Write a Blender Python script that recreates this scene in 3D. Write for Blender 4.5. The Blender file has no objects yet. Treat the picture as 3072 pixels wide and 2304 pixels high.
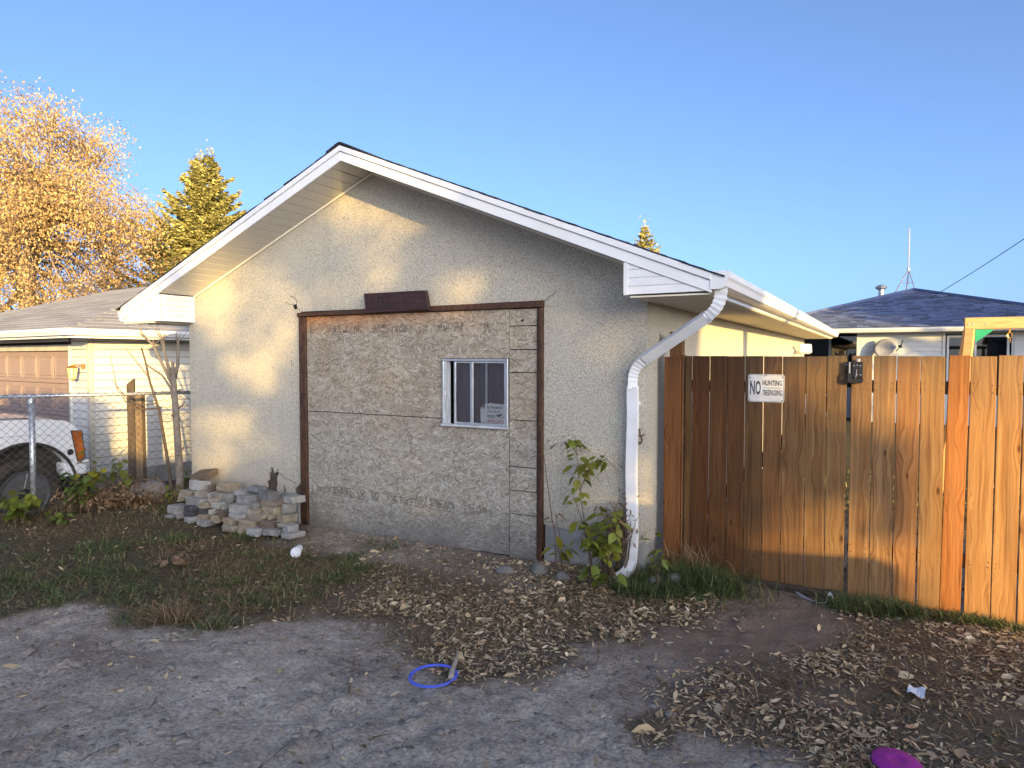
import bpy, bmesh, math, random
import numpy as np
from mathutils import Vector, Matrix
R = math.radians
random.seed(7)
rng = np.random.default_rng(11)
scene = bpy.context.scene
COL = scene.collection

# ------------------------------------------------------------------ camera, sky, sun, exposure
cam = bpy.data.cameras.new('camera')
cam.sensor_width = 36.0
cam.lens = 23.92
cam.clip_start = 0.05
cam.clip_end = 2000
camo = bpy.data.objects.new('camera', cam)
COL.objects.link(camo)
camo.location = (0, 0, 1.78)
camo.rotation_euler = (R(90 - 2.24), 0, R(28.6))
scene.camera = camo

SUN = Vector((0.772, -0.623, 0.127)).normalized()       # towards the sun: low, behind the camera on the right
elev = math.asin(SUN.z)
az = math.atan2(SUN.x, SUN.y)
world = bpy.data.worlds.new('World')
scene.world = world
world.use_nodes = True
wn = world.node_tree
wn.nodes.clear()
sky = wn.nodes.new('ShaderNodeTexSky')
sky.sky_type = 'NISHITA'
sky.sun_disc = False
sky.sun_elevation = elev
sky.sun_rotation = az
sky.altitude = 0
sky.air_density = 0.4
sky.dust_density = 3.6
sky.ozone_density = 2.0
bg = wn.nodes.new('ShaderNodeBackground')
bg.inputs['Strength'].default_value = 0.15
wo = wn.nodes.new('ShaderNodeOutputWorld')
# the sky's lowest, dullest band of ground haze is sunk below the horizon
stc = wn.nodes.new('ShaderNodeTexCoord')
smp = wn.nodes.new('ShaderNodeMapping'); smp.inputs['Scale'].default_value = (1, 1, 0.96); smp.inputs['Location'].default_value = (0, 0, 0.04)
wn.links.new(stc.outputs['Generated'], smp.inputs[0]); wn.links.new(smp.outputs[0], sky.inputs[0])
wn.links.new(sky.outputs[0], bg.inputs['Color'])
wn.links.new(bg.outputs[0], wo.inputs['Surface'])

sl = bpy.data.lights.new('sun', 'SUN')
sl.energy = 3.3
sl.angle = R(0.55)
sl.color = (1.0, 0.665, 0.22)
so = bpy.data.objects.new('sun', sl)
COL.objects.link(so)
so.rotation_euler = (-SUN).to_track_quat('-Z', 'Y').to_euler()
so.location = (20, -20, 30)

scene.view_settings.view_transform = 'Standard'
scene.view_settings.look = 'None'
scene.view_settings.gamma = 1.0
scene.view_settings.use_curve_mapping = False
scene.view_settings.exposure = 1.95
scene.cycles.use_light_tree = False                    # one sun and one sky: cleaner without it
scene.cycles.max_bounces = 8

# ------------------------------------------------------------------ material helpers
class NT:
    def __init__(s, name):
        s.m = bpy.data.materials.new(name)
        s.m.use_nodes = True
        s.t = s.m.node_tree
        s.t.nodes.clear()
        s.out = s.n('ShaderNodeOutputMaterial')
        s.b = s.n('ShaderNodeBsdfPrincipled')
        s.l(s.b.outputs[0], s.out.inputs[0])
    def n(s, t, **k):
        nd = s.t.nodes.new(t)
        for a, v in k.items():
            setattr(nd, a, v)
        return nd
    def l(s, a, b):
        s.t.links.new(a, b)
    def put(s, inp, v):
        if hasattr(v, 'is_output'):
            s.l(v, inp)
        elif isinstance(v, (tuple, list)) and len(v) == 3 and inp.type == 'RGBA':
            inp.default_value = (*v, 1)
        else:
            inp.default_value = v
    def math(s, op, a, b=0.0, c=None, clamp=False):
        nd = s.n('ShaderNodeMath', operation=op, use_clamp=clamp)
        s.put(nd.inputs[0], a); s.put(nd.inputs[1], b)
        if c is not None: s.put(nd.inputs[2], c)
        return nd.outputs[0]
    def mix(s, f, a, b, blend='MIX'):
        nd = s.n('ShaderNodeMix', data_type='RGBA', blend_type=blend)
        s.put(nd.inputs[0], f); s.put(nd.inputs[6], a); s.put(nd.inputs[7], b)
        return nd.outputs[2]
    def coord(s, scale=(1, 1, 1), rnd=True, kind='Object', rot=(0, 0, 0)):
        tc = s.n('ShaderNodeTexCoord')
        v = tc.outputs[kind]
        if rnd:
            oi = s.n('ShaderNodeObjectInfo')
            cm = s.n('ShaderNodeVectorMath', operation='SCALE')
            cx = s.n('ShaderNodeCombineXYZ')
            s.l(oi.outputs['Random'], cx.inputs[0]); s.l(oi.outputs['Random'], cx.inputs[1]); s.l(oi.outputs['Random'], cx.inputs[2])
            s.l(cx.outputs[0], cm.inputs[0]); cm.inputs['Scale'].default_value = 37.0
            ad = s.n('ShaderNodeVectorMath', operation='ADD')
            s.l(v, ad.inputs[0]); s.l(cm.outputs[0], ad.inputs[1])
            v = ad.outputs[0]
        mp = s.n('ShaderNodeMapping')
        mp.inputs['Scale'].default_value = scale
        mp.inputs['Rotation'].default_value = rot
        s.l(v, mp.inputs[0])
        return mp.outputs[0]
    def noise(s, vec, scale, detail=4, rough=0.55, dist=0.0):
        nd = s.n('ShaderNodeTexNoise')
        s.l(vec, nd.inputs['Vector'])
        nd.inputs['Scale'].default_value = scale
        nd.inputs['Detail'].default_value = detail
        nd.inputs['Roughness'].default_value = rough
        nd.inputs['Distortion'].default_value = dist
        return nd.outputs[0]
    def vor(s, vec, scale, feature='F1', rand=1.0):
        nd = s.n('ShaderNodeTexVoronoi', feature=feature)
        s.l(vec, nd.inputs['Vector'])
        nd.inputs['Scale'].default_value = scale
        nd.inputs['Randomness'].default_value = rand
        return nd
    def ramp(s, f, stops):
        nd = s.n('ShaderNodeValToRGB')
        e = nd.color_ramp.elements
        while len(e) < len(stops):
            e.new(0.5)
        for i, (p, c) in enumerate(stops):
            e[i].position = p
            e[i].color = (*c, 1) if isinstance(c, (tuple, list)) else (c, c, c, 1)
        s.put(nd.inputs[0], f)
        return nd.outputs[0]
    def bump(s, h, strength=0.3, dist=0.01):
        nd = s.n('ShaderNodeBump')
        nd.inputs['Strength'].default_value = strength
        nd.inputs['Distance'].default_value = dist
        s.l(h, nd.inputs['Height'])
        s.l(nd.outputs[0], s.b.inputs['Normal'])
    def base(s, c): s.put(s.b.inputs['Base Color'], c)
    def rough(s, v): s.put(s.b.inputs['Roughness'], v)

def pmat(name, c1, c2=None, scale=6.0, rough=0.7, bump=0.0, metal=0.0, objcol=False, island=0.0, stretch=(1, 1, 1), detail=5, spec=0.4, bscale=None, bdist=0.01, trans=None):
    m = NT(name)
    v = m.coord(stretch)
    n = m.noise(v, scale, detail)
    c2 = c2 or tuple(x * 0.72 for x in c1)
    col = m.mix(m.ramp(n, [(0.32, 0.0), (0.68, 1.0)]), c1, c2)
    if objcol:
        oi = m.n('ShaderNodeObjectInfo')
        col = m.mix(1.0, col, oi.outputs['Color'], 'MULTIPLY')
    if island:
        g = m.n('ShaderNodeNewGeometry')
        hs = m.n('ShaderNodeHueSaturation')
        mr = m.n('ShaderNodeMapRange')
        m.l(g.outputs['Random Per Island'], mr.inputs[0])
        mr.inputs[3].default_value = 1 - island; mr.inputs[4].default_value = 1 + island
        m.l(mr.outputs[0], hs.inputs['Value']); m.l(col, hs.inputs['Color'])
        col = hs.outputs[0]
    m.base(col); m.rough(rough)
    m.b.inputs['Metallic'].default_value = metal
    m.b.inputs['Specular IOR Level'].default_value = spec
    if bump:
        m.bump(m.noise(v, bscale or scale * 6, 6), bump, bdist)
    if trans:
        tl = m.n('ShaderNodeBsdfTranslucent'); m.put(tl.inputs[0], col)
        ms = m.n('ShaderNodeMixShader'); ms.inputs[0].default_value = trans
        m.l(m.b.outputs[0], ms.inputs[1]); m.l(tl.outputs[0], ms.inputs[2]); m.l(ms.outputs[0], m.out.inputs[0])
    return m.m

M = {}
def build_materials():
    # rock-dash stucco
    m = NT('stucco')
    v = m.coord(rnd=False)
    vo = m.vor(v, 125)
    sp = m.noise(v, 140, 2, 0.6)
    stone = m.ramp(vo.outputs['Color'], [(0.0, (0.36, 0.32, 0.245)), (0.14, (0.54, 0.49, 0.385)), (0.42, (0.635, 0.59, 0.49)), (1.0, (0.74, 0.70, 0.60))])
    pit = m.ramp(vo.outputs['Distance'], [(0.35, 1.0), (0.80, 0.55)])
    c = m.mix(1.0, stone, pit, 'MULTIPLY')
    big = m.noise(v, 1.3, 4)
    c = m.mix(m.ramp(big, [(0.4, 0.0), (0.75, 0.5)]), c, (0.56, 0.515, 0.43))
    px = m.n('ShaderNodeTexCoord'); sz_ = m.n('ShaderNodeSeparateXYZ'); m.l(px.outputs['Object'], sz_.inputs[0])
    spl = m.n('ShaderNodeMapRange'); m.l(sz_.outputs[2], spl.inputs[0]); spl.inputs[1].default_value = 0.75; spl.inputs[2].default_value = 0.28
    sn = m.noise(m.coord((1, 1, 0.35), rnd=False), 5.5, 4, 0.6)
    c = m.mix(m.math('MULTIPLY', m.math('MULTIPLY', spl.outputs[0], sn), 0.7, clamp=True), c, (0.27, 0.23, 0.18))
    ds = m.noise(m.coord((9, 9, 0.45), rnd=False), 1.0, 3)
    c = m.mix(m.ramp(ds, [(0.58, 0.0), (0.78, 0.22)]), c, (0.33, 0.30, 0.25))
    m.base(c); m.rough(0.95); m.b.inputs['Specular IOR Level'].default_value = 0.15
    m.bump(m.math('ADD', m.math('MULTIPLY', vo.outputs['Distance'], -1.0), m.math('MULTIPLY', sp, 0.5)), 0.8, 0.010)
    M['stucco'] = m.m
    # oriented strand board: layered flakes
    m = NT('strand_board')
    col = None; pr = None; edge = None
    for i, (ang, ln, wd, off) in enumerate([(0.25, 0.085, 0.011, 0), (0.75, 0.07, 0.010, 3.7), (-0.12, 0.10, 0.012, 9.1), (-0.5, 0.08, 0.011, 5.3), (1.5, 0.05, 0.009, 14.2), (-1.0, 0.055, 0.009, 21.0), (0.45, 0.06, 0.009, 31.0)]):
        v = m.coord((1, 1, 1), rnd=True, rot=(0, ang, 0))
        mp = m.n('ShaderNodeMapping'); m.l(v, mp.inputs[0])
        mp.inputs['Scale'].default_value = (1 / ln, 0.0, 1 / wd)
        mp.inputs['Location'].default_value = (off, 0, off * 1.7)
        vo = m.vor(mp.outputs[0], 1.0)
        sx = m.n('ShaderNodeSeparateColor'); m.l(vo.outputs['Color'], sx.inputs[0])
        fl = m.noise(mp.outputs[0], 2.2, 3)
        cc = m.ramp(m.math('ADD', m.math('MULTIPLY', sx.outputs[0], 0.8), m.math('MULTIPLY', fl, 0.3)),
                    [(0.05, (0.11, 0.09, 0.068)), (0.25, (0.245, 0.203, 0.15)), (0.55, (0.345, 0.292, 0.222)), (0.85, (0.43, 0.375, 0.292)), (1.0, (0.58, 0.53, 0.45))])
        p = m.math('SUBTRACT', sx.outputs[1], m.math('MULTIPLY', vo.outputs['Distance'], 0.35))
        if col is None:
            col, pr = cc, p
        else:
            g = m.math('GREATER_THAN', p, pr)
            col = m.mix(g, col, cc)
            pr = m.math('MAXIMUM', pr, p)
    pt = m.n('ShaderNodeTexCoord'); sp = m.n('ShaderNodeSeparateXYZ'); m.l(pt.outputs['Object'], sp.inputs[0])
    vz = m.coord((1, 1, 1), rnd=False)
    st = m.noise(vz, 2.2, 5, 0.6)
    # grey weathering of the lower sheet, dark splash stain near the ground, tannin stain under the top trim
    zg = m.n('ShaderNodeMapRange'); m.l(sp.outputs[2], zg.inputs[0]); zg.inputs[1].default_value = 1.35; zg.inputs[2].default_value = 0.9; zg.clamp = True
    grey = m.mix(m.math('MULTIPLY', zg.outputs[0], 0.75), col, m.mix(1.0, m.mix(1.0, col, (0.95, 1.03, 1.13), 'MULTIPLY'), (1.0, 1.0, 1.0), 'MULTIPLY'))
    zl = m.n('ShaderNodeMapRange'); m.l(sp.outputs[2], zl.inputs[0]); zl.inputs[1].default_value = 0.42; zl.inputs[2].default_value = 0.0
    dk = m.math('MULTIPLY', m.math('ADD', m.math('MULTIPLY', zl.outputs[0], 0.8), m.math('SUBTRACT', st, 0.5)), 1.1, clamp=True)
    grey = m.mix(m.math('MULTIPLY', dk, 0.75), grey, (0.10, 0.095, 0.095))
    zt = m.n('ShaderNodeMapRange'); m.l(sp.outputs[2], zt.inputs[0]); zt.inputs[1].default_value = 2.0; zt.inputs[2].default_value = 2.2
    xt = m.n('ShaderNodeMapRange'); m.l(sp.outputs[0], xt.inputs[0]); xt.inputs[1].default_value = 1.7; xt.inputs[2].default_value = -0.9
    tn = m.math('MULTIPLY', m.math('MULTIPLY', zt.outputs[0], xt.outputs[0]), m.math('ADD', st, 0.45), clamp=True)
    grey = m.mix(tn, grey, m.mix(1.0, grey, (1.25, 0.62, 0.26), 'MULTIPLY'))
    rs = m.ramp(st, [(0.52, 0.0), (0.8, 0.6)])
    grey = m.mix(m.math('MULTIPLY', rs, m.math('SUBTRACT', 1.0, zg.outputs[0])), grey, m.mix(1.0, grey, (0.95, 0.72, 0.5), 'MULTIPLY'))
    m.base(grey); m.rough(0.85); m.b.inputs['Specular IOR Level'].default_value = 0.2
    m.bump(pr, 0.12, 0.002)
    M['osb'] = m.m
    # fence wood
    m = NT('fence_wood')
    tc = m.n('ShaderNodeTexCoord'); oi = m.n('ShaderNodeObjectInfo')
    sx = m.n('ShaderNodeSeparateXYZ'); m.l(tc.outputs['Object'], sx.inputs[0])
    rx = m.math('MULTIPLY', oi.outputs['Random'], 53.0)
    x = m.math('ADD', sx.outputs[0], rx)
    kv = m.n('ShaderNodeCombineXYZ')
    m.l(m.math('MULTIPLY', x, 9.0), kv.inputs[0]); m.l(m.math('ADD', m.math('MULTIPLY', sx.outputs[2], 3.4), rx), kv.inputs[2])
    kn = m.vor(kv.outputs[0], 1.0)
    kd = kn.outputs['Distance']
    flow = m.ramp(kd, [(0.0, 1.0), (0.5, 0.0)])
    lowv = m.n('ShaderNodeCombineXYZ'); m.l(m.math('MULTIPLY', x, 6.0), lowv.inputs[0]); m.l(m.math('MULTIPLY', sx.outputs[2], 0.9), lowv.inputs[2]); m.l(rx, lowv.inputs[1])
    low = m.noise(lowv.outputs[0], 1.0, 3)
    gv = m.n('ShaderNodeCombineXYZ')
    m.l(m.math('ADD', m.math('ADD', m.math('MULTIPLY', x, 55.0), m.math('MULTIPLY', flow, 2.4)), m.math('MULTIPLY', low, 5.5)), gv.inputs[0])
    m.l(m.math('MULTIPLY', sx.outputs[2], 0.7), gv.inputs[2])
    gr = m.noise(gv.outputs[0], 1.0, 5, 0.62)
    fv = m.n('ShaderNodeCombineXYZ'); m.l(m.math('MULTIPLY', x, 260.0), fv.inputs[0]); m.l(m.math('MULTIPLY', sx.outputs[2], 5.0), fv.inputs[2])
    fine = m.noise(fv.outputs[0], 1.0, 3)
    g2 = m.math('ADD', m.math('MULTIPLY', gr, 0.75), m.math('MULTIPLY', fine, 0.25))
    c = m.ramp(g2, [(0.28, (0.13, 0.055, 0.022)), (0.40, (0.34, 0.17, 0.072)), (0.54, (0.52, 0.295, 0.14)), (0.70, (0.68, 0.45, 0.25))])
    dv = m.n('ShaderNodeCombineXYZ'); m.l(m.math('MULTIPLY', x, 34.0), dv.inputs[0]); m.l(m.math('MULTIPLY', sx.outputs[2], 2.2), dv.inputs[2]); m.l(rx, dv.inputs[1])
    drip = m.ramp(m.noise(dv.outputs[0], 1.0, 4), [(0.56, 0.0), (0.72, 0.65)])
    c = m.mix(drip, c, m.mix(1.0, c, (0.42, 0.36, 0.32), 'MULTIPLY'))
    kr = m.n('ShaderNodeSeparateColor'); m.l(kn.outputs['Color'], kr.inputs[0])
    kmask = m.math('MULTIPLY', m.ramp(kd, [(0.05, 1.0), (0.12, 0.0)]), m.math('GREATER_THAN', kr.outputs[0], 0.35))
    c = m.mix(m.math('MULTIPLY', kmask, 0.85), c, (0.10, 0.035, 0.015))
    # grey weathering bleeding down from the cut tops and along streaks
    wv = m.n('ShaderNodeCombineXYZ'); m.l(m.math('MULTIPLY', x, 22.0), wv.inputs[0]); m.l(m.math('MULTIPLY', sx.outputs[2], 1.1), wv.inputs[2])
    ws = m.noise(wv.outputs[0], 1.0, 4)
    zt = m.n('ShaderNodeMapRange'); m.l(sx.outputs[2], zt.inputs[0]); zt.inputs[1].default_value = 1.25; zt.inputs[2].default_value = 1.8
    wz = m.math('MULTIPLY', m.math('ADD', m.math('MULTIPLY', zt.outputs[0], 0.75), m.math('MULTIPLY', m.math('SUBTRACT', ws, 0.47), 1.6)), 0.95, clamp=True)
    c = m.mix(wz, c, m.mix(0.45, m.mix(1.0, c, (0.62, 0.62, 0.66), 'MULTIPLY'), (0.26, 0.215, 0.17)))
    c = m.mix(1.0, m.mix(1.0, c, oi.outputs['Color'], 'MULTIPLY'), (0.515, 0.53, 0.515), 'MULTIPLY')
    m.base(c); m.rough(0.75); m.b.inputs['Specular IOR Level'].default_value = 0.2
    m.bump(g2, 0.25, 0.003)
    M['fence'] = m.m
    M['swing_wood'] = pmat('swing_wood', (0.55, 0.33, 0.15), (0.42, 0.23, 0.09), 5, 0.7, 0.2, stretch=(1.2, 9, 9))
    M['grey_wood'] = pmat('grey_wood', (0.085, 0.062, 0.045), (0.035, 0.026, 0.02), 6, 0.85, 0.3, stretch=(9, 9, 1))
    M['post_wood'] = pmat('post_wood', (0.20, 0.145, 0.09), (0.09, 0.062, 0.04), 5, 0.85, 0.3, stretch=(9, 9, 1))
    M['trim_brown'] = pmat('trim_brown', (0.105, 0.045, 0.020), (0.028, 0.014, 0.009), 5, 0.6, 0.35, stretch=(6, 6, 2))
    M['board_brown'] = pmat('board_brown', (0.055, 0.022, 0.020), (0.022, 0.010, 0.010), 4, 0.5, 0.3, stretch=(1, 8, 9))
    M['scratch'] = pmat('scratch', (0.085, 0.045, 0.042), None, 40, 0.8)
    M['concrete'] = pmat('concrete', (0.34, 0.33, 0.31), (0.22, 0.215, 0.20), 5, 0.9, 0.4, bscale=60)
    M['felt'] = pmat('felt', (0.035, 0.032, 0.03), (0.11, 0.085, 0.06), 9, 0.95, 0.5)
    M['white_metal'] = pmat('white_metal', (0.80, 0.80, 0.80), (0.72, 0.72, 0.72), 2.5, 0.42, 0.03)
    M['downspout'] = pmat('downspout', (0.84, 0.84, 0.85), (0.74, 0.74, 0.74), 6, 0.35, 0.05)
    # perforated soffit
    m = NT('soffit')
    v = m.coord((1, 1, 1), rnd=False)
    vo = m.vor(v, 62, rand=0.0)
    dots = m.ramp(vo.outputs['Distance'], [(0.20, 0.35), (0.30, 1.0)])
    m.base(m.mix(1.0, (0.72, 0.69, 0.63), dots, 'MULTIPLY')); m.rough(0.5)
    M['soffit_vent'] = m.m
    M['soffit'] = pmat('soffit_plain', (0.78, 0.72, 0.60), (0.72, 0.66, 0.54), 3, 0.5)
    M['roof_black'] = pmat('roof_black', (0.035, 0.035, 0.04), (0.02, 0.02, 0.022), 60, 0.9, 0.6, island=0.3)
    M['aluminium'] = pmat('aluminium', (0.62, 0.64, 0.66), (0.48, 0.50, 0.52), 9, 0.38, metal=0.75)
    M['alu_sill'] = pmat('alu_sill', (0.66, 0.67, 0.69), (0.45, 0.45, 0.46), 9, 0.5, metal=0.2)
    M['curtain'] = pmat('curtain', (0.085, 0.10, 0.16), (0.05, 0.06, 0.10), 2.5, 0.9, stretch=(14, 1, 0.6))
    M['dark_void'] = pmat('dark_void', (0.012, 0.012, 0.013), None, 4, 0.9)
    def glass(name, tint, rgh, f):
        m = NT(name)
        tr = m.n('ShaderNodeBsdfTransparent'); tr.inputs[0].default_value = (*tint, 1)
        gl = m.n('ShaderNodeBsdfGlossy'); gl.inputs['Roughness'].default_value = rgh
        fr = m.n('ShaderNodeFresnel'); fr.inputs[0].default_value = 1.45
        ms = m.n('ShaderNodeMixShader')
        m.l(m.math('ADD', m.math('MULTIPLY', fr.outputs[0], 1.0), f, clamp=True), ms.inputs[0])
        m.l(tr.outputs[0], ms.inputs[1]); m.l(gl.outputs[0], ms.inputs[2]); m.l(ms.outputs[0], m.out.inputs[0])
        return m.m
    M['glass'] = glass('window_glass', (0.93, 0.95, 0.97), 0.02, 0.02)
    M['glass_dark'] = glass('house_glass', (0.25, 0.28, 0.32), 0.02, 0.05)
    M['sign_white'] = pmat('sign_white', (0.74, 0.74, 0.72), (0.62, 0.61, 0.58), 14, 0.45, 0.1)
    M['sign_worn'] = pmat('sign_worn', (0.76, 0.75, 0.72), (0.55, 0.53, 0.50), 10, 0.5, 0.15)
    M['sign_black'] = pmat('sign_black', (0.02, 0.022, 0.03), (0.10, 0.10, 0.11), 30, 0.5)
    M['sign_red'] = pmat('sign_red', (0.55, 0.06, 0.04), None, 20, 0.5)
    M['stamp_ink'] = pmat('stamp_ink', (0.03, 0.028, 0.027), (0.11, 0.10, 0.085), 60, 0.9)
    M['black_plastic'] = pmat('black_plastic', (0.018, 0.018, 0.02), None, 8, 0.4)
    M['steel'] = pmat('steel', (0.55, 0.56, 0.58), (0.40, 0.41, 0.43), 20, 0.42, metal=0.7)
    M['wire_steel'] = pmat('wire_steel', (0.16, 0.165, 0.175), (0.09, 0.095, 0.10), 30, 0.55, metal=0.5)
    M['rust'] = pmat('rust', (0.12, 0.07, 0.045), None, 20, 0.8)
    M['siding_cream'] = pmat('siding_cream', (0.58, 0.58, 0.56), (0.53, 0.53, 0.51), 3, 0.5)
    M['siding_white'] = pmat('siding_white', (0.46, 0.49, 0.52), (0.41, 0.44, 0.47), 3, 0.5)
    M['corner_trim'] = pmat('corner_trim', (0.50, 0.47, 0.42), None, 3, 0.6)
    M['door_taupe'] = pmat('door_taupe', (0.27, 0.205, 0.185), (0.245, 0.185, 0.165), 5, 0.55)
    M['roof_grey'] = pmat('roof_grey', (0.30, 0.305, 0.325), (0.225, 0.23, 0.25), 30, 0.9, 0.4, objcol=True, bscale=90)
    M['roof_blue'] = pmat('roof_blue', (0.080, 0.106, 0.198), (0.052, 0.069, 0.136), 40, 0.9, 0.4, island=0.45)
    M['brass'] = pmat('brass', (0.72, 0.42, 0.10), None, 8, 0.3, metal=0.8)
    M['lamp_glass'] = pmat('lamp_glass', (0.85, 0.70, 0.38), (0.7, 0.55, 0.28), 12, 0.2)
    M['truck_paint'] = pmat('truck_paint', (0.78, 0.79, 0.81), (0.76, 0.77, 0.79), 2, 0.18, spec=0.6)
    M['truck_paint'].node_tree.nodes['Principled BSDF'].inputs['Coat Weight'].default_value = 0.6
    M['rubber'] = pmat('rubber', (0.022, 0.021, 0.02), (0.06, 0.045, 0.03), 9, 0.85, 0.3)
    M['alloy'] = pmat('alloy', (0.22, 0.225, 0.235), None, 5, 0.3, metal=0.6)
    M['chrome'] = pmat('chrome', (0.62, 0.63, 0.65), None, 5, 0.15, metal=1.0)
    M['amber'] = pmat('amber', (0.36, 0.10, 0.02), (0.28, 0.07, 0.012), 20, 0.18)
    M['bark_pale'] = pmat('bark_pale', (0.30, 0.23, 0.16), (0.14, 0.10, 0.07), 14, 0.9, 0.6, stretch=(1, 1, 0.3))
    M['bark_dark'] = pmat('bark_dark', (0.10, 0.075, 0.055), (0.05, 0.04, 0.03), 14, 0.9, 0.5)
    M['sapling_bark'] = pmat('sapling_bark', (0.21, 0.18, 0.15), (0.13, 0.11, 0.092), 18, 0.8, 0.3)
    M['cut_wood'] = pmat('cut_wood', (0.55, 0.34, 0.17), (0.42, 0.24, 0.11), 18, 0.8)
    M['stem_brown'] = pmat('stem_brown', (0.13, 0.085, 0.05), None, 18, 0.8)
    M['leaf_gold'] = pmat('leaf_gold', (0.48, 0.35, 0.165), (0.37, 0.245, 0.10), 1.5, 0.7, island=0.35, trans=0.25)
    M['leaf_russet'] = pmat('leaf_russet', (0.40, 0.19, 0.07), None, 1.5, 0.7, island=0.4, trans=0.3)
    M['spruce'] = pmat('spruce', (0.42, 0.38, 0.13), (0.27, 0.26, 0.085), 1.8, 0.7, island=0.4, trans=0.15)
    M['spruce_dark'] = pmat('spruce_dark', (0.05, 0.065, 0.03), (0.035, 0.045, 0.02), 1.8, 0.7, island=0.4)
    M['leaf_shade'] = pmat('leaf_shade', (0.10, 0.12, 0.04), (0.07, 0.08, 0.03), 1.8, 0.7, island=0.4)
    M['leaf_green'] = pmat('leaf_green', (0.155, 0.205, 0.035), (0.10, 0.145, 0.025), 14, 0.5, objcol=True, trans=0.3)
    M['leaf_dry'] = pmat('leaf_dry', (0.24, 0.165, 0.095), (0.15, 0.10, 0.06), 8, 0.8, objcol=True, trans=0.2)
    M['grass'] = grass_mat('grass_blades', [(0.0, (0.045, 0.065, 0.022)), (0.35, (0.085, 0.105, 0.036)), (0.52, (0.14, 0.13, 0.055)), (0.72, (0.25, 0.20, 0.10)), (1.0, (0.36, 0.29, 0.165))])
    M['grass_fresh'] = grass_mat('grass_tuft_blades', [(0.0, (0.035, 0.065, 0.02)), (0.6, (0.085, 0.125, 0.035)), (0.85, (0.16, 0.16, 0.055)), (1.0, (0.26, 0.21, 0.11))])
    M['dry_grass'] = grass_mat('dry_grass_blades', [(0.0, (0.10, 0.06, 0.03)), (0.5, (0.22, 0.14, 0.07)), (1.0, (0.34, 0.24, 0.13))])
    M['litter'] = grass_mat('fallen_leaves', [(0.0, (0.09, 0.065, 0.04)), (0.2, (0.24, 0.175, 0.105)), (0.5, (0.50, 0.375, 0.22)), (0.82, (0.66, 0.52, 0.32)), (0.92, (0.50, 0.29, 0.15)), (1.0, (0.76, 0.65, 0.44))])
    M['pebble'] = grass_mat('pebbles', [(0.0, (0.10, 0.09, 0.08)), (0.6, (0.20, 0.18, 0.16)), (0.97, (0.29, 0.27, 0.24)), (1.0, (0.42, 0.40, 0.37))])
    M['clod'] = grass_mat('clods', [(0.0, (0.13, 0.115, 0.10)), (0.6, (0.24, 0.215, 0.185)), (1.0, (0.33, 0.30, 0.26))])
    M['boulder'] = pmat('boulder', (0.20, 0.17, 0.15), (0.10, 0.085, 0.075), 7, 0.9, 0.6, bscale=30)
    M['stone'] = pmat('stone', (0.20, 0.185, 0.165), (0.13, 0.12, 0.105), 12, 0.9, 0.4)
    M['paver'] = pmat('paver', (1.0, 1.0, 1.0), (0.62, 0.62, 0.62), 14, 0.92, 0.7, objcol=True, bscale=70, bdist=0.006)
    M['foam'] = pmat('foam_white', (0.82, 0.83, 0.85), (0.74, 0.75, 0.77), 6, 0.5)
    M['ring_blue'] = pmat('ring_blue', (0.07, 0.13, 0.80), (0.12, 0.16, 0.55), 22, 0.5, 0.1)
    M['disc_purple'] = pmat('disc_purple', (0.38, 0.015, 0.31), (0.27, 0.03, 0.22), 16, 0.5, 0.08)
    M['paper'] = pmat('paper', (0.78, 0.79, 0.82), (0.70, 0.71, 0.75), 9, 0.7)
    M['stick'] = pmat('stick', (0.50, 0.44, 0.35), (0.34, 0.28, 0.21), 16, 0.8)
    M['green_plastic'] = pmat('green_plastic', (0.02, 0.30, 0.16), None, 6, 0.4)
    M['dish_grey'] = pmat('dish_grey', (0.30, 0.31, 0.34), None, 4, 0.5)
    M['dark_siding'] = pmat('alley_wall', (0.34, 0.30, 0.26), None, 3, 0.8)
    M['cable'] = pmat('cable_black', (0.03, 0.03, 0.035), None, 3, 0.6)

def grass_mat(name, stops):
    m = NT(name)
    g = m.n('ShaderNodeNewGeometry')
    c = m.ramp(g.outputs['Random Per Island'], stops)
    m.base(c); m.rough(0.75); m.b.inputs['Specular IOR Level'].default_value = 0.25
    return m.m

build_materials()

# ------------------------------------------------------------------ mesh helpers
def tag(o, label=None, cat=None, group=None, kind=None):
    if label: o['label'] = label
    if cat: o['category'] = cat
    if group: o['group'] = group
    if kind: o['kind'] = kind
    return o

def mesh_np(name, V, F):
    """F: (n,k) array of equal-size faces, or list of arrays"""
    me = bpy.data.meshes.new(name)
    V = np.asarray(V, dtype=np.float32)
    Fs = F if isinstance(F, list) else [F]
    Fs = [np.asarray(f, dtype=np.int32) for f in Fs if len(f)]
    me.vertices.add(len(V)); me.vertices.foreach_set('co', V.ravel())
    nl = sum(f.size for f in Fs); npoly = sum(len(f) for f in Fs)
    me.loops.add(nl); me.polygons.add(npoly)
    me.loops.foreach_set('vertex_index', np.concatenate([f.ravel() for f in Fs]))
    starts = []; tot = 0
    for f in Fs:
        k = f.shape[1]
        starts.append(np.arange(len(f)) * k + tot); tot += f.size
    me.polygons.foreach_set('loop_start', np.concatenate(starts).astype(np.int32))
    me.update(calc_edges=True)
    return me

def put(name, me, mat, parent=None, smooth=False, bevel=0.0, seg=1):
    me.materials.clear(); me.materials.append(M[mat] if isinstance(mat, str) else mat)
    if smooth:
        me.polygons.foreach_set('use_smooth', np.ones(len(me.polygons), dtype=bool))
    o = bpy.data.objects.new(name, me)
    COL.objects.link(o)
    if parent is not None: o.parent = parent
    if bevel:
        b = o.modifiers.new('bevel', 'BEVEL'); b.width = bevel; b.segments = seg; b.limit_method = 'ANGLE'; b.angle_limit = R(35)
    return o

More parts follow.
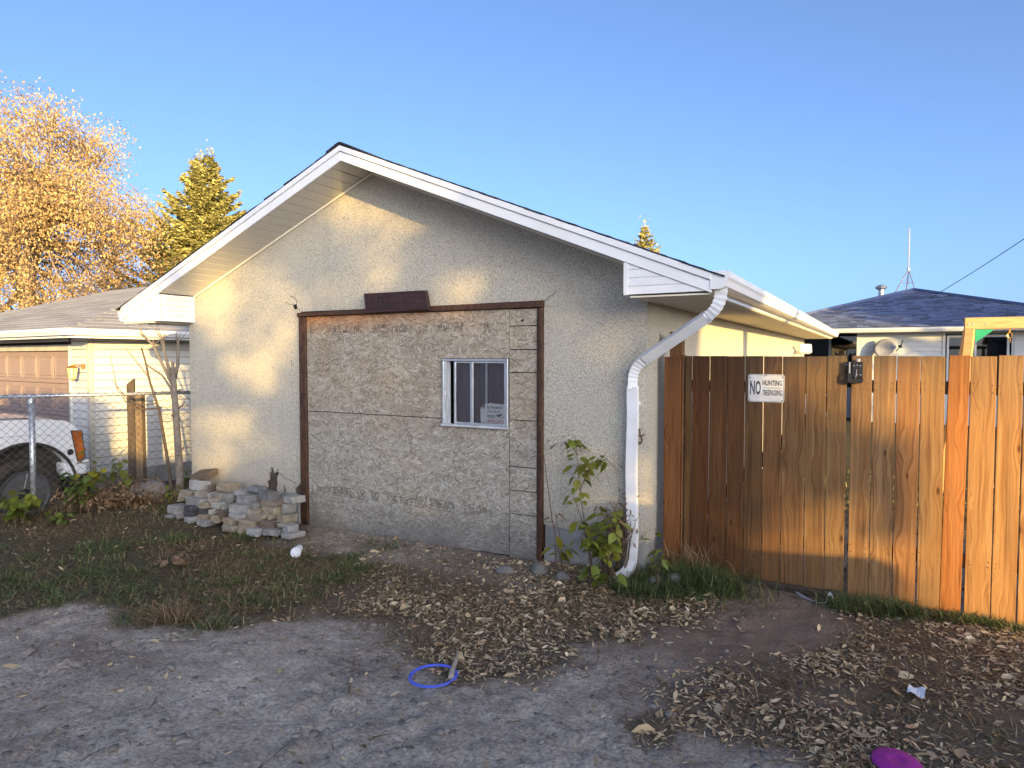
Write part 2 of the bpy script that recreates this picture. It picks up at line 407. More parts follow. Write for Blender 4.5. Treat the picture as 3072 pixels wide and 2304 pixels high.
def world_off(parent):
    """offset to subtract from coordinates given in the frame of the top-level thing"""
    return np.zeros(3)

class MB:
    def __init__(s): s.v = []; s.f = []
    def add(s, V, F):
        b = len(s.v)
        s.v.extend([tuple(map(float, p)) for p in V]); s.f.extend([tuple(i + b for i in f) for f in F]); return s
    def box(s, x0, x1, y0, y1, z0, z1):
        return s.add([(x0, y0, z0), (x1, y0, z0), (x1, y1, z0), (x0, y1, z0), (x0, y0, z1), (x1, y0, z1), (x1, y1, z1), (x0, y1, z1)],
                     [(0, 3, 2, 1), (4, 5, 6, 7), (0, 1, 5, 4), (1, 2, 6, 5), (2, 3, 7, 6), (3, 0, 4, 7)])
    def obox(s, c, size, rot=(0, 0, 0)):
        from mathutils import Euler
        m = Euler(rot).to_matrix(); h = Vector(size) / 2
        P = [Vector(c) + m @ Vector((sx * h.x, sy * h.y, sz * h.z)) for sz in (-1, 1) for sx, sy in ((-1, -1), (1, -1), (1, 1), (-1, 1))]
        return s.add(P, [(0, 3, 2, 1), (4, 5, 6, 7), (0, 1, 5, 4), (1, 2, 6, 5), (2, 3, 7, 6), (3, 0, 4, 7)])
    def beam(s, a, b, w, h, up=(0, 0, 1)):
        a, b = Vector(a), Vector(b); d = (b - a).normalized(); u = Vector(up)
        x = d.cross(u)
        if x.length < 1e-4: x = Vector((1, 0, 0))
        x.normalize(); u = x.cross(d)
        P = [p + x * (sx * w / 2) + u * (su * h / 2) for p in (a, b) for sx, su in ((-1, -1), (1, -1), (1, 1), (-1, 1))]
        return s.add(P, [(0, 1, 2, 3), (7, 6, 5, 4), (0, 4, 5, 1), (1, 5, 6, 2), (2, 6, 7, 3), (3, 7, 4, 0)])
    def prism(s, poly, axis, a, b):
        """2-D polygon extruded along axis ('x': poly=(y,z), 'y': (x,z), 'z': (x,y))"""
        def P(p, t): return {'x': (t, p[0], p[1]), 'y': (p[0], t, p[1]), 'z': (p[0], p[1], t)}[axis]
        n = len(poly)
        V = [P(p, a) for p in poly] + [P(p, b) for p in poly]
        F = [tuple(range(n)), tuple(range(2 * n - 1, n - 1, -1))] + [(i, i + n, (i + 1) % n + n, (i + 1) % n) for i in range(n)]
        return s.add(V, F)
    def tube(s, pts, rad, k=6, cap=True):
        pts = [Vector(p) for p in pts]
        if not hasattr(rad, '__len__'): rad = [rad] * len(pts)
        prof = [(math.cos(2 * math.pi * i / k), math.sin(2 * math.pi * i / k)) for i in range(k)]
        return s.sweep(pts, prof, rad, cap)
    def sweep(s, pts, prof, scale=1.0, cap=True, up=None):
        pts = [Vector(p) for p in pts]; n = len(pts); k = len(prof)
        if not hasattr(scale, '__len__'): scale = [scale] * n
        T = []
        for i in range(n):
            d = (pts[min(i + 1, n - 1)] - pts[max(i - 1, 0)]); T.append(d.normalized() if d.length > 1e-9 else Vector((0, 0, 1)))
        x = Vector(up) if up else (Vector((1, 0, 0)) if abs(T[0].x) < 0.9 else Vector((0, 1, 0)))
        V = []
        for i in range(n):
            x = (x - T[i] * x.dot(T[i]))
            if x.length < 1e-6: x = T[i].orthogonal()
            x.normalize(); y = T[i].cross(x)
            for a, b in prof: V.append(pts[i] + (x * a + y * b) * scale[i])
        F = [(i * k + j, i * k + (j + 1) % k, (i + 1) * k + (j + 1) % k, (i + 1) * k + j) for i in range(n - 1) for j in range(k)]
        if cap: F += [tuple(range(k - 1, -1, -1)), tuple((n - 1) * k + j for j in range(k))]
        return s.add(V, F)
    def lathe(s, prof, c, axis=(0, 0, 1), k=16):
        """prof: (r, h) pairs along axis from c"""
        ax = Vector(axis).normalized(); x = ax.orthogonal().normalized(); y = ax.cross(x); c = Vector(c)
        n = len(prof)
        V = [c + ax * h + (x * math.cos(2 * math.pi * j / k) + y * math.sin(2 * math.pi * j / k)) * r for r, h in prof for j in range(k)]
        F = [(i * k + j, i * k + (j + 1) % k, (i + 1) * k + (j + 1) % k, (i + 1) * k + j) for i in range(n - 1) for j in range(k)]
        if prof[0][0] > 1e-6: F.append(tuple(range(k - 1, -1, -1)))
        if prof[-1][0] > 1e-6: F.append(tuple((n - 1) * k + j for j in range(k)))
        return s.add(V, F)
    def mesh(s, name, off=(0, 0, 0)):
        me = bpy.data.meshes.new(name)
        o = Vector(off)
        me.from_pydata([tuple(Vector(p) - o) for p in s.v], [], s.f)
        bm = bmesh.new(); bm.from_mesh(me)
        big = [f for f in bm.faces if len(f.verts) > 4]
        if big: bmesh.ops.triangulate(bm, faces=big)
        bmesh.ops.recalc_face_normals(bm, faces=bm.faces)
        bm.to_mesh(me); bm.free()
        return me

class Thing:
    """an Empty at the thing's base; parts are given in world coordinates, or in the thing's own frame if local"""
    def __init__(s, name, label, cat, base=(0, 0, 0), rotz=0.0, group=None, local=False):
        o = bpy.data.objects.new(name, None); COL.objects.link(o)
        o.location = base; o.rotation_euler = (0, 0, rotz); o.empty_display_size = 0.2
        tag(o, label, cat, group); s.o = o; s.off = (0, 0, 0) if local else base
    def part(s, name, mb, mat, parent=None, smooth=False, bevel=0.0, label=None, kind=None, color=None, seg=1):
        me = mb.mesh(name, s.off) if isinstance(mb, MB) else mb
        o = put(name, me, mat, parent or s.o, smooth, bevel, seg)
        tag(o, label, kind=kind)
        if color: o.color = (*color, 1)
        return o

def single(name, label, cat, mb, mat, base=None, group=None, smooth=False, bevel=0.0, color=None, seg=1, kind=None):
    """a thing that is one mesh, its origin at its base"""
    if base is None:
        a = np.array(mb.v); base = (a[:, 0].mean(), a[:, 1].mean(), a[:, 2].min())
    o = put(name, mb.mesh(name, base), mat, None, smooth, bevel, seg)
    o.location = base; tag(o, label, cat, group, kind)
    if color: o.color = (*color, 1)
    return o

def text_mb(body, x0, x1, z0, z1, y, mb, depth=0.0012):
    """lettering standing in the XZ plane, facing -Y, scaled to fit its box"""
    cu = bpy.data.curves.new('lettering', 'FONT'); cu.body = body; cu.extrude = 0.02; cu.resolution_u = 2; cu.offset = 0.022 if len(body) < 9 else 0.008
    ob = bpy.data.objects.new('lettering', cu); COL.objects.link(ob)
    dg = bpy.context.evaluated_depsgraph_get()
    me = bpy.data.meshes.new_from_object(ob.evaluated_get(dg))
    V = np.array([v.co[:] for v in me.vertices]); F = [tuple(p.vertices) for p in me.polygons]
    bpy.data.objects.remove(ob); bpy.data.curves.remove(cu); bpy.data.meshes.remove(me)
    lo, hi = V.min(0), V.max(0)
    X = x0 + (V[:, 0] - lo[0]) / (hi[0] - lo[0]) * (x1 - x0)
    Z = z0 + (V[:, 1] - lo[1]) / (hi[1] - lo[1]) * (z1 - z0)
    Y = y - (V[:, 2] - lo[2]) / (hi[2] - lo[2]) * depth
    mb.add(np.stack([X, Y, Z], 1), F)

# value noise
_T = rng.random((256, 256))
def vnoise(x, y, s):
    x = np.asarray(x) * s + 91.3; y = np.asarray(y) * s + 47.7
    xi = np.floor(x).astype(int); yi = np.floor(y).astype(int); fx = x - xi; fy = y - yi
    fx = fx * fx * (3 - 2 * fx); fy = fy * fy * (3 - 2 * fy)
    g = lambda a, b: _T[a % 256, b % 256]
    return (g(xi, yi) * (1 - fx) + g(xi + 1, yi) * fx) * (1 - fy) + (g(xi, yi + 1) * (1 - fx) + g(xi + 1, yi + 1) * fx) * fy
def fbm(x, y, s, o=4):
    r = 0; a = 0.5
    for i in range(o): r = r + a * vnoise(x, y, s * 2 ** i); a *= 0.5
    return r / (1 - 0.5 ** o)
def sstep(a, b, x):
    t = np.clip((np.asarray(x, dtype=float) - a) / (b - a), 0, 1); return t * t * (3 - 2 * t)
def poly_sd(px, py, poly):
    """signed distance, positive inside"""
    px = np.asarray(px, dtype=float); py = np.asarray(py, dtype=float)
    d = np.full(px.shape, 1e9); ins = np.zeros(px.shape, bool); n = len(poly)
    for i in range(n):
        ax, ay = poly[i]; bx, by = poly[(i + 1) % n]
        ex, ey = bx - ax, by - ay; wx, wy = px - ax, py - ay
        t = np.clip((wx * ex + wy * ey) / (ex * ex + ey * ey + 1e-12), 0, 1)
        d = np.minimum(d, np.hypot(wx - ex * t, wy - ey * t))
        c = ((ay > py) != (by > py)) & (px < (bx - ax) * (py - ay) / (by - ay + 1e-12) + ax)
        ins ^= c
    return np.where(ins, d, -d)

# ------------------------------------------------------------------ the lie of the land
FA = np.array([-7.42, 5.41]); FB = np.array([-8.62, 3.55])          # chain link fence line
_fd = (FB - FA) / np.linalg.norm(FB - FA); _fn = np.array([_fd[1], -_fd[0]])
if _fn @ np.array([-1, 1]) < 0: _fn = -_fn
def gz(x, y, rough=True):
    x = np.asarray(x, dtype=float); y = np.asarray(y, dtype=float)
    d = (x - FA[0]) * _fn[0] + (y - FA[1]) * _fn[1]
    h = 0.10 * sstep(-5.6, -7.4, x) * sstep(3.6, 5.0, y) * sstep(0.9, 0.0, d)
    h = h - 0.26 * sstep(0.1, 1.0, d) * sstep(-7.3, -8.0, x)
    h = h + 0.05 * np.exp(-((x + 1.25) ** 2 / 0.12 + (y - 5.25) ** 2 / 0.08)) + 0.05 * np.exp(-((x + 2.05) ** 2 / 0.2 + (y - 5.15) ** 2 / 0.04))
    near = np.exp(-((x + 2.5) ** 2 + (y - 3.5) ** 2) / 80.0)
    h = h + near * (fbm(x, y, 0.9, 3) - 0.5) * 0.07 * sstep(5.3, 4.4, y)
    return h
def gzr(x, y):
    dw = zone(x, y)[2]
    return gz(x, y) + (fbm(x, y, 7.0, 5) - 0.5) * 0.040 * (0.4 + 0.6 * dw) + np.maximum(fbm(x + 4, y, 14.0, 3) - 0.56, 0) * 0.10 * dw * sstep(.42, .58, fbm(x, y + 3, 1.3, 3))

UP = [(-30, -6), (-12, 1.0), (-7.2, 1.7), (-5.28, 2.35), (-5.22, 2.77), (-4.84, 2.84), (-4.23, 2.66), (-4.12, 2.86), (-3.83, 2.87), (-3.8, 3.07), (-3.36, 3.35), (-2.99, 3.48), (-2.87, 3.43), (-2.37, 3.22), (-2.0, 3.04), (-1.66, 3.25), (-1.53, 3.59), (-1.61, 3.8), (-1.29, 3.98), (-1.31, 4.28), (-0.97, 4.5), (-1.07, 5.15), (-1.05, 5.6), (-1.05, 30), (-30, 30)]
L2 = [(-0.34, 5.31), (-0.15, 4.96), (-0.31, 4.43), (-0.71, 4.14), (-1.0, 3.53), (-0.85, 3.25), (-0.61, 3.24), (-0.44, 3.28), (-0.27, 3.21), (-0.23, 3.0), (1.2, 2.6), (4, 3.2), (4, 5.6), (0.18, 5.5)]
PATCH = [(-1.09, 3.11), (-0.99, 3.24), (-0.85, 3.22), (-0.85, 3.04), (-0.93, 2.96)]
THIN = [(-0.51, 4.08), (-0.03, 4.12), (-0.06, 3.67), (-0.35, 3.66)]
def zone(x, y):
    """grass weight, leaf litter weight, bare dirt weight"""
    w = (fbm(x, y, 2.3, 4) - 0.5) * 0.55
    up = sstep(-0.12, 0.14, poly_sd(x, y, UP) + w * 0.5)
    l2 = sstep(-0.12, 0.15, poly_sd(x, y, L2) + w * 0.4) * (1 - 0.6 * sstep(-0.1, 0.2, poly_sd(x, y, THIN) + w * 0.4))
    pt = sstep(-0.05, 0.05, poly_sd(x, y, PATCH) + w * 0.15)
    litt_x = sstep(-4.1, -3.0, x + w * 1.6)
    g = up * (1 - 0.75 * litt_x) + 0.45 * l2 * sstep(0.35, 0.6, fbm(x + 9, y, 1.7, 3))
    front = sstep(4.35, 4.75, y) * sstep(-5.6, -5.0, x) * sstep(-1.9, -2.6, x)      # trodden soil before the boarded door
    g = g * (1 - 0.8 * front)
    lit = up * litt_x * (1 - 0.45 * front) + l2 + pt
    lit = np.clip(lit + up * 0.10, 0, 1)
    far = sstep(6.5, 9.0, y)
    g = np.maximum(g, far); lit = lit * (1 - far)
    d = np.clip(1 - np.maximum(np.clip(g, 0, 1), lit), 0, 1)
    return np.clip(g, 0, 1), lit, d

def make_ground():
    xs = np.concatenate([-np.geomspace(400, 13, 16), np.arange(-12, -6, 0.12), np.arange(-6, 1.5, 0.028), np.arange(1.5, 6, 0.15), np.geomspace(6.4, 400, 18)])
    ys = np.concatenate([-np.geomspace(400, 4, 18), np.arange(-3.5, 1, 0.15), np.arange(1, 5.8, 0.028), np.arange(5.8, 9, 0.2), np.geomspace(9.4, 600, 20)])
    X, Y = np.meshgrid(xs, ys)
    Z = gzr(X, Y)
    nx, ny = len(xs), len(ys)
    V = np.stack([X, Y, Z], -1).reshape(-1, 3)
    idx = np.arange(nx * ny).reshape(ny, nx)
    F = np.stack([idx[:-1, :-1], idx[:-1, 1:], idx[1:, 1:], idx[1:, :-1]], -1).reshape(-1, 4)
    me = mesh_np('ground', V, F)
    g, l, d = zone(X, Y)
    for nm_, a in (('grass_cover', g), ('litter_cover', l)):
        at = me.attributes.new(nm_, 'FLOAT', 'POINT'); at.data.foreach_set('value', a.ravel().astype(np.float32))
    at = me.attributes.new('brown_soil', 'FLOAT', 'POINT'); at.data.foreach_set('value', sstep(1.9, .8, np.hypot(X + .75, (Y - 4.75) * 1.1) + (fbm(X, Y, 2.0, 3) - .5) * .9).ravel().astype(np.float32))
    m = NT('ground')
    v = m.coord(rnd=False)
    n1 = m.noise(v, 1.4, 5, 0.6); n2 = m.noise(v, 9, 6, 0.65); n3 = m.noise(v, 55, 4, 0.7)
    vo = m.vor(v, 42)
    dirt = m.ramp(n1, [(0.32, (0.27, 0.220, 0.175)), (0.46, (0.46, 0.388, 0.315)), (0.66, (0.62, 0.535, 0.44))])
    dirt = m.mix(m.ramp(n2, [(0.35, 0.0), (0.7, 0.55)]), dirt, (0.26, 0.215, 0.17))
    dirt = m.mix(1.0, dirt, m.ramp(n3, [(0.32, 0.62), (0.5, 1.0), (0.7, 1.3)]), 'MULTIPLY')
    vs = m.n('ShaderNodeSeparateColor'); m.l(vo.outputs['Color'], vs.inputs[0])
    clod = m.noise(v, 24, 4, 0.7); patch = m.noise(v, 2.1, 4, 0.6)
    cm_ = m.math('MULTIPLY', m.ramp(clod, [(0.52, 0.0), (0.60, 1.0)]), m.ramp(patch, [(0.38, 0.15), (0.60, 1.0)]))
    dirt = m.mix(m.math('MULTIPLY', cm_, 0.62), dirt, m.mix(1.0, dirt, (0.34, 0.32, 0.31), 'MULTIPLY'))  # dark crumbs; the colour also stands in for shade in small pits
    dirt = m.mix(m.math('MULTIPLY', m.math('GREATER_THAN', vs.outputs[0], 0.93), 0.3), dirt, m.mix(1.0, dirt, (1.55, 1.5, 1.45), 'MULTIPLY'))
    rut = m.n('ShaderNodeTexNoise'); rut.inputs['Scale'].default_value = 1.0; rut.inputs['Detail'].default_value = 3
    m.l(m.coord((0.5, 2.2, 1), rnd=False, rot=(0, 0, 0.5)), rut.inputs['Vector'])
    dirt = m.mix(m.ramp(rut.outputs[0], [(0.45, 0.0), (0.7, 0.55)]), dirt, m.mix(1.0, dirt, (0.60, 0.58, 0.58), 'MULTIPLY'))
    peb = m.ramp(vo.outputs['Distance'], [(0.18, 1.10), (0.42, 0.95)])
    dirt = m.mix(0.7, dirt, peb, 'MULTIPLY')
    a1 = m.n('ShaderNodeAttribute', attribute_name='grass_cover'); a2 = m.n('ShaderNodeAttribute', attribute_name='litter_cover')
    soil = m.mix(n2, (0.050, 0.046, 0.026), (0.105, 0.085, 0.052))
    mulch = m.mix(n3, (0.055, 0.044, 0.032), (0.20, 0.16, 0.11))
    a3 = m.n('ShaderNodeAttribute', attribute_name='brown_soil')
    dirt = m.mix(m.math('MULTIPLY', a3.outputs['Fac'], 0.9), dirt, m.mix(n2, (0.145, 0.105, 0.078), (0.235, 0.178, 0.135)))
    c = m.mix(a1.outputs['Fac'], dirt, soil)
    c = m.mix(m.math('MULTIPLY', a2.outputs['Fac'], 0.85), c, mulch)
    m.base(c); m.rough(0.95); m.b.inputs['Specular IOR Level'].default_value = 0.15
    m.bump(m.math('ADD', m.math('MULTIPLY', n2, 0.8), m.math('ADD', m.math('MULTIPLY', n3, 0.5), m.math('MULTIPLY', vo.outputs['Distance'], -0.15))), 0.8, 0.035)
    o = put('ground', me, m.m, None, True)
    tag(o, 'worn earth yard with bare gravelly dirt and thin grass', None, None, 'structure')
make_ground()

# ------------------------------------------------------------------ the stucco garage
YW, XL, XR, YB = 5.26, -7.22, -1.65, 17.4
RX = -4.415                                            # ridge
YF = 4.80                                              # front of the rake fascia
S = 0.405
def rz(x, z0): return z0 - S * abs(x - RX)
G = Thing('garage', 'low gabled garage with speckled stucco walls and its big doorway boarded up', 'garage', (-4.4, 5.3, 0))
def build_garage():
    # stucco skin of the front wall: broken away at the lower left of the doorway
    out = [(-7.22, 0.30), (-6.9, 0.285), (-6.5, 0.30), (-6.2, 0.28), (-6.02, 0.285), (-5.985, 0.33), (-5.955, 0.345), (-5.965, 0.40), (-5.93, 0.43), (-5.925, 0.50), (-5.905, 0.525), (-5.90, 0.56), (-5.875, 0.585),
           (-5.85, 0.555), (-5.835, 0.515), (-5.805, 0.525), (-5.795, 0.565), (-5.775, 0.55), (-5.765, 0.50), (-5.79, 0.475), (-5.785, 0.40), (-5.80, 0.34), (-5.775, 0.28), (-5.72, 0.285), (-5.70, 0.37), (-5.675, 0.40), (-5.665, 0.33), (-5.64, 0.285),
           (-5.56, 0.27), (-5.535, 0.33), (-5.54, 0.40), (-5.50, 0.385), (-5.46, 0.42), (-5.42, 0.45), (-5.42, 2.262), (-2.555, 2.262), (-2.555, 0.335), (-2.35, 0.32), (-2.2, 0.33), (-2.0, 0.30), (-1.85, 0.26), (-1.75, 0.245), (-1.665, 0.30), (-1.65, 0.31),
           (-1.65, rz(-1.65, 3.595)), (RX, 3.595), (-7.22, rz(-7.22, 3.595))]
    fw = G.part('front_wall', MB().prism(out, 'y', YW, YW + 0.028), 'stucco')
    G.part('sheathing', MB().box(XL + .02, -5.44, YW + .03, YW + .10, -0.05, 0.9), 'felt', label='black felt and sheathing bared behind the broken stucco')
    G.part('sheathing', MB().box(-2.54, XR - .02, YW + .03, YW + .10, -0.05, 0.9), 'felt')
    w = MB().box(XR - .10, XR, YW + .0285, YB, 0.27, 2.27); G.part('side_wall', w, 'stucco')
    w = MB().box(XL, XL + .10, YW + .0285, YB, 0.27, 2.27); G.part('side_wall', w, 'stucco')
    w = MB().prism([(XL, .27), (XR, .27), (XR, 2.4), (RX, 3.56), (XL, 2.4)], 'y', YB + .002, YB + .10); G.part('back_wall', w, 'stucco')
    # foundation, with rough patched blocks by the doorway
    f = MB().box(XL + .015, -5.43, YW + .012, YW + .20, -0.35, 0.285).box(-2.545, XR - .012, YW + .012, YW + .2, -0.2, 0.33).box(XR - .12, XR - .012, YW + .2, YB, -0.3, 0.27).box(XL + .012, XL + .12, YW + .2, YB, -0.4, 0.27)
    G.part('foundation', f, 'concrete')
    for (x0, x1, z0, z1, dy) in [(-5.60, -5.43, 0.0, 0.27, 0.035), (-5.72, -5.50, 0.20, 0.32, 0.02), (-2.54, -2.44, 0.02, 0.14, 0.03)]:
        G.part('patched_block', MB().obox(((x0 + x1) / 2, YW - dy / 2 + .01, (z0 + z1) / 2), (x1 - x0, dy + .02, z1 - z0), (0, R(random.uniform(-4, 4)), 0)), 'concrete', bevel=.008)
    # cracks and chips in the stucco
    for pts in ([(-5.50, 2.315), (-5.53, 2.345), (-5.57, 2.34), (-5.60, 2.365), (-5.63, 2.36)], [(-5.47, 2.33), (-5.46, 2.38), (-5.49, 2.40), (-5.52, 2.43), (-5.555, 2.425)], [(-5.42, 2.27), (-5.45, 2.30), (-5.48, 2.31)],
                [(-5.56, 1.74), (-5.55, 1.70), (-5.52, 1.69)], [(-5.56, 1.74), (-5.54, 1.755)], [(-5.76, 0.52), (-5.66, 0.47), (-5.58, 0.45), (-5.50, 0.43)], [(-2.55, 2.26), (-2.50, 2.30), (-2.47, 2.31), (-2.44, 2.345)]):
        G.part('crack', MB().tube([(x, YW - .0005, z) for x, z in pts], [.0028] * len(pts), 4), 'dark_void')
    G.part('chip', MB().prism([(-5.515, 2.33), (-5.49, 2.345), (-5.465, 2.34), (-5.455, 2.30), (-5.48, 2.285), (-5.505, 2.30)], 'y', YW - .002, YW + .01), 'dark_void', label='black hole where the stucco has chipped beside the door trim')
    G.part('wall_hook', MB().tube([(-1.71, YW, 1.10), (-1.69, YW - .03, 1.09), (-1.67, YW - .035, 1.12), (-1.69, YW - .03, 1.17), (-1.70, YW - .02, 1.21)], .007, 6).tube([(-1.73, YW, 1.16), (-1.68, YW - .03, 1.15), (-1.655, YW - .03, 1.17)], .006, 5), 'rust')
    # roof: two slabs, ridge cap, ragged shingle courses
    for sg in (-1, 1):
        xe = -7.83 if sg < 0 else -1.0
        poly = [(RX, 3.705), (xe, rz(xe, 3.705)), (xe, rz(xe, 3.725)), (RX, 3.725)]
        r = G.part('roof', MB().prism(poly, 'y', YF + .01, YB + .5), 'white_metal')
        sh = MB(); run = abs(xe - RX); nC = 25
        for i in range(nC):
            a = RX + sg * (run + .02) * i / nC; c = RX + sg * ((run + .02) * (i + 1) / nC + .02)
            y0 = YF - .012 + random.uniform(-.012, .008); lift = random.uniform(0, .003)
            sh.prism([(a, rz(a, 3.726)), (c, rz(c, 3.727)), (c, rz(c, 3.738) + lift), (a, rz(a, 3.734))], 'y', y0, YB + .5)
        G.part('shingles', sh, 'roof_black', r)
    G.part('ridge_cap', MB().prism([(RX - .16, rz(RX - .16, 3.742)), (RX, 3.744), (RX + .16, rz(RX + .16, 3.742)), (RX + .16, rz(RX + .16, 3.755)), (RX + .03, 3.748), (RX, 3.755), (RX - .03, 3.748), (RX - .16, rz(RX - .16, 3.755))], 'y', YF - .015, YB + .5), 'roof_black')
    # rake fascia and the trim above it
    for sg in (-1, 1):
        xe = -7.78 if sg < 0 else -1.052
        G.part('fascia', MB().prism([(RX, 3.588), (xe, rz(xe, 3.588)), (xe, rz(xe, 3.672)), (RX, 3.672)], 'y', YF, YF + .022), 'white_metal', bevel=.003)
        G.part('drip_trim', MB().prism([(RX, 3.674), (xe, rz(xe, 3.674)), (xe, rz(xe, 3.724)), (RX, 3.724)], 'y', YF - .014, YF + .02), 'white_metal', bevel=.003)
    # boxed eave returns clad in narrow planks
    for sg in (-1, 1):
        xi = -7.118 if sg < 0 else -1.682
        xo = -7.76 if sg < 0 else -1.06
        zb = 2.185 if sg < 0 else 2.238
        r = G.part('eave_return', MB().prism([(xi, zb + .004), (xi, rz(xi, 3.575)), (xo, max(rz(xo, 3.575), zb + .006))], 'y', YF + .018, YW - .002), 'white_metal')
        z = zb
        while z < rz(xi, 3.585) - .015:
            z1 = min(z + .058, rz(xi, 3.585))
            def xat(zz): return RX + sg * min((3.585 - zz) / S, abs(xo - RX))
            pl = [(xi, z + .003), (xat(z + .003), z + .003), (xat(z1), z1), (xi, z1)]
            G.part('plank', MB().prism(pl, 'y', YF + .010, YF + .017), 'white_metal', r)
            if sg < 0: G.part('plank', MB().box(xi + .001, xi + .009, YF + .03, YW - .004, z + .003, z1), 'white_metal', r)
            z += .061
        G.part('corner_strip', MB().box(xi - .004, xi + .028, YF + .004, YF + .0095, zb, rz(xi, 3.58)), 'white_metal', r)
    # vented soffit panels under the rake
    pm = {}
    for sg in (-1, 1):
        L = 2.70 if sg < 0 else 2.74
        n = 22; w = L / n
        ang = math.atan(S)
        me = MB().box(-w / 2 / math.cos(ang) + .006, w / 2 / math.cos(ang) - .006, YF + .025 - YF, YW - .003 - YF, 0, .008).mesh('soffit_panel')
        for i in range(n):
            x = RX + sg * (i + .5) * w
            o = put('soffit_panel', me, 'soffit_vent', G.o); o.location = (x - G.off[0], YF - G.off[1], rz(x, 3.590) - G.off[2]); o.rotation_euler = (0, sg * ang, 0)
        G.part('wall_molding', MB().prism([(RX, 3.562), (RX + sg * L, rz(RX + sg * L, 3.562)), (RX + sg * L, rz(RX + sg * L, 3.586)), (RX, 3.586)], 'y', YW - .022, YW - .003), 'soffit')
        G.part('soffit_seams', MB().prism([(RX, 3.601), (RX + sg * L, rz(RX + sg * L, 3.601)), (RX + sg * L, rz(RX + sg * L, 3.604)), (RX, 3.604)], 'y', YF + .03, YW - .003), 'grey_wood')
    # flat eave soffits, ribbed panels
    me = MB().prism([(0, 0), (.30, 0), (.30, .012), (.296, .006), (.2, .006), (.197, .012), (.193, .006), (.103, .006), (.1, .012), (.096, .006), (.004, .006), (0, .012)], 'x', 0, .575).mesh('soffit_panel')
    for i in range(42):
        y = YF + .03 + i * .305
        for x in (XR + .006, XL - .581):
            o = put('soffit_panel', me, 'soffit', G.o); o.location = (x - G.off[0], y - G.off[1], (2.236 if x > -4 else 2.19) - .006); o.scale = (1, 1, -1)
    # gutters
    prof = [(-1.056, 2.372), (-1.056, 2.252), (-.99, 2.252), (-.955, 2.268), (-.945, 2.31), (-.932, 2.33), (-.930, 2.368), (-.944, 2.37), (-.944, 2.36), (-.939, 2.33), (-.952, 2.315), (-.96, 2.274), (-.99, 2.257), (-1.051, 2.257), (-1.051, 2.372)]
    g = G.part('gutter', MB().prism(prof, 'y', YF + .0, YB + .45), 'white_metal')
    G.part('end_cap', MB().prism([(-1.058, 2.374), (-1.058, 2.250), (-.99, 2.250), (-.953, 2.266), (-.943, 2.31), (-.930, 2.33), (-.928, 2.372)], 'y', YF - .006, YF + .006), 'white_metal', g)
    G.part('gutter', MB().prism([(-7.785 - (x + 1.056), z - .05) for x, z in prof], 'y', YF + .03, YB + .45), 'white_metal')
    G.part('eave_fascia', MB().box(-1.064, -1.0575, YF + .025, YB + .45, 2.232, 2.36), 'white_metal')
    G.part('eave_fascia', MB().box(-7.783, -7.776, YF + .035, YB + .45, 2.184, 2.31), 'white_metal')
    # downspout
    w, d = .040, .028
    rib = []
    for t in np.linspace(-1, 1, 9): rib.append((w * t, -d - (.004 if abs(t) < .9 and int(round((t + 1) * 4)) % 2 else 0)))
    for t in (-.6, -.2, .2, .6): rib.append((w, d * t - (0)))
    for t in np.linspace(1, -1, 9): rib.append((w * t, d))
    for t in (.6, .2, -.2, -.6): rib.append((-w, d * t))
    A, B_, C_, D_ = Vector((-1.0, 4.885, 2.262)), Vector((-1.0, 4.885, 2.13)), Vector((-1.748, 5.213, 1.70)), Vector((-1.748, 5.216, .20))
    def bend(p, a, b, r=.10, n=7):
        da, db = (a - p).normalized(), (b - p).normalized(); q0, q1 = p + da * r, p + db * r
        return [(q0 * (1 - t) ** 2 + p * 2 * t * (1 - t) + q1 * t ** 2) for t in np.linspace(0, 1, n)]
    e1 = bend(B_, A, C_, .125, 13); e2 = bend(C_, B_, D_, .12, 13)
    E_ = Vector((-1.80, 5.03, .035))
    e3 = bend(Vector((-1.748, 5.212, .075)), D_, E_, .11, 7)
    crimp = lambda n: [1.0 if i % 2 else .90 for i in range(n)]
    G.part('downspout', MB().sweep([A] + e1, rib, [1.02] + crimp(13), up=(1, 0, 0)), 'downspout', label='crimped top elbow of the white downspout')
    dl = e1[-1].lerp(e2[0], .5)
    G.part('downspout', MB().sweep([e1[-1], dl, e2[0].lerp(e1[-1], .03)], rib, [.97, .97, .97], up=(1, 0, 0)), 'downspout')
    G.part('downspout', MB().sweep(e2 + [e2[-1] + Vector((0, 0, -.05))], rib, crimp(13) + [1.0], up=(1, 0, 0)), 'downspout', label='crimped lower elbow of the white downspout')
    pipe = [e2[-1] + Vector((0, 0, -.03))] + [Vector((-1.748 + .004 * math.sin(k), 5.216, 1.5 - k * .13)) for k in range(9)] + [Vector((-1.742, 5.222, .30)), Vector((-1.738, 5.224, .26)), Vector((-1.744, 5.216, .22)), e3[0]]
    G.part('downspout', MB().sweep(pipe, rib, [1.03] * 10 + [1.0, .86, .98, 1.0], up=(1, 0, 0)), 'downspout')
    G.part('downspout', MB().sweep(e3 + [E_], rib, [1.0] * 7 + [1.05], up=(1, 0, 0)), 'downspout', label='dented outlet elbow at the foot of the white downspout')
    G.part('pipe_strap', MB().box(-1.80, -1.696, YW - .012, YW - .001, 1.40, 1.43), 'downspout')
    # doorway: dark brown trim
    G.part('door_trim', MB().box(-5.418, -5.324, YW - .025, YW + .05, -.06, 2.205), 'trim_brown', bevel=.004)
    G.part('door_trim', MB().box(-2.590, -2.555, YW - .035, YW + .05, -.03, 2.205), 'trim_brown', bevel=.004)
    G.part('door_trim', MB().box(-2.618, -2.592, YW - .015, YW + .05, -.03, 2.205), 'trim_brown', bevel=.003)
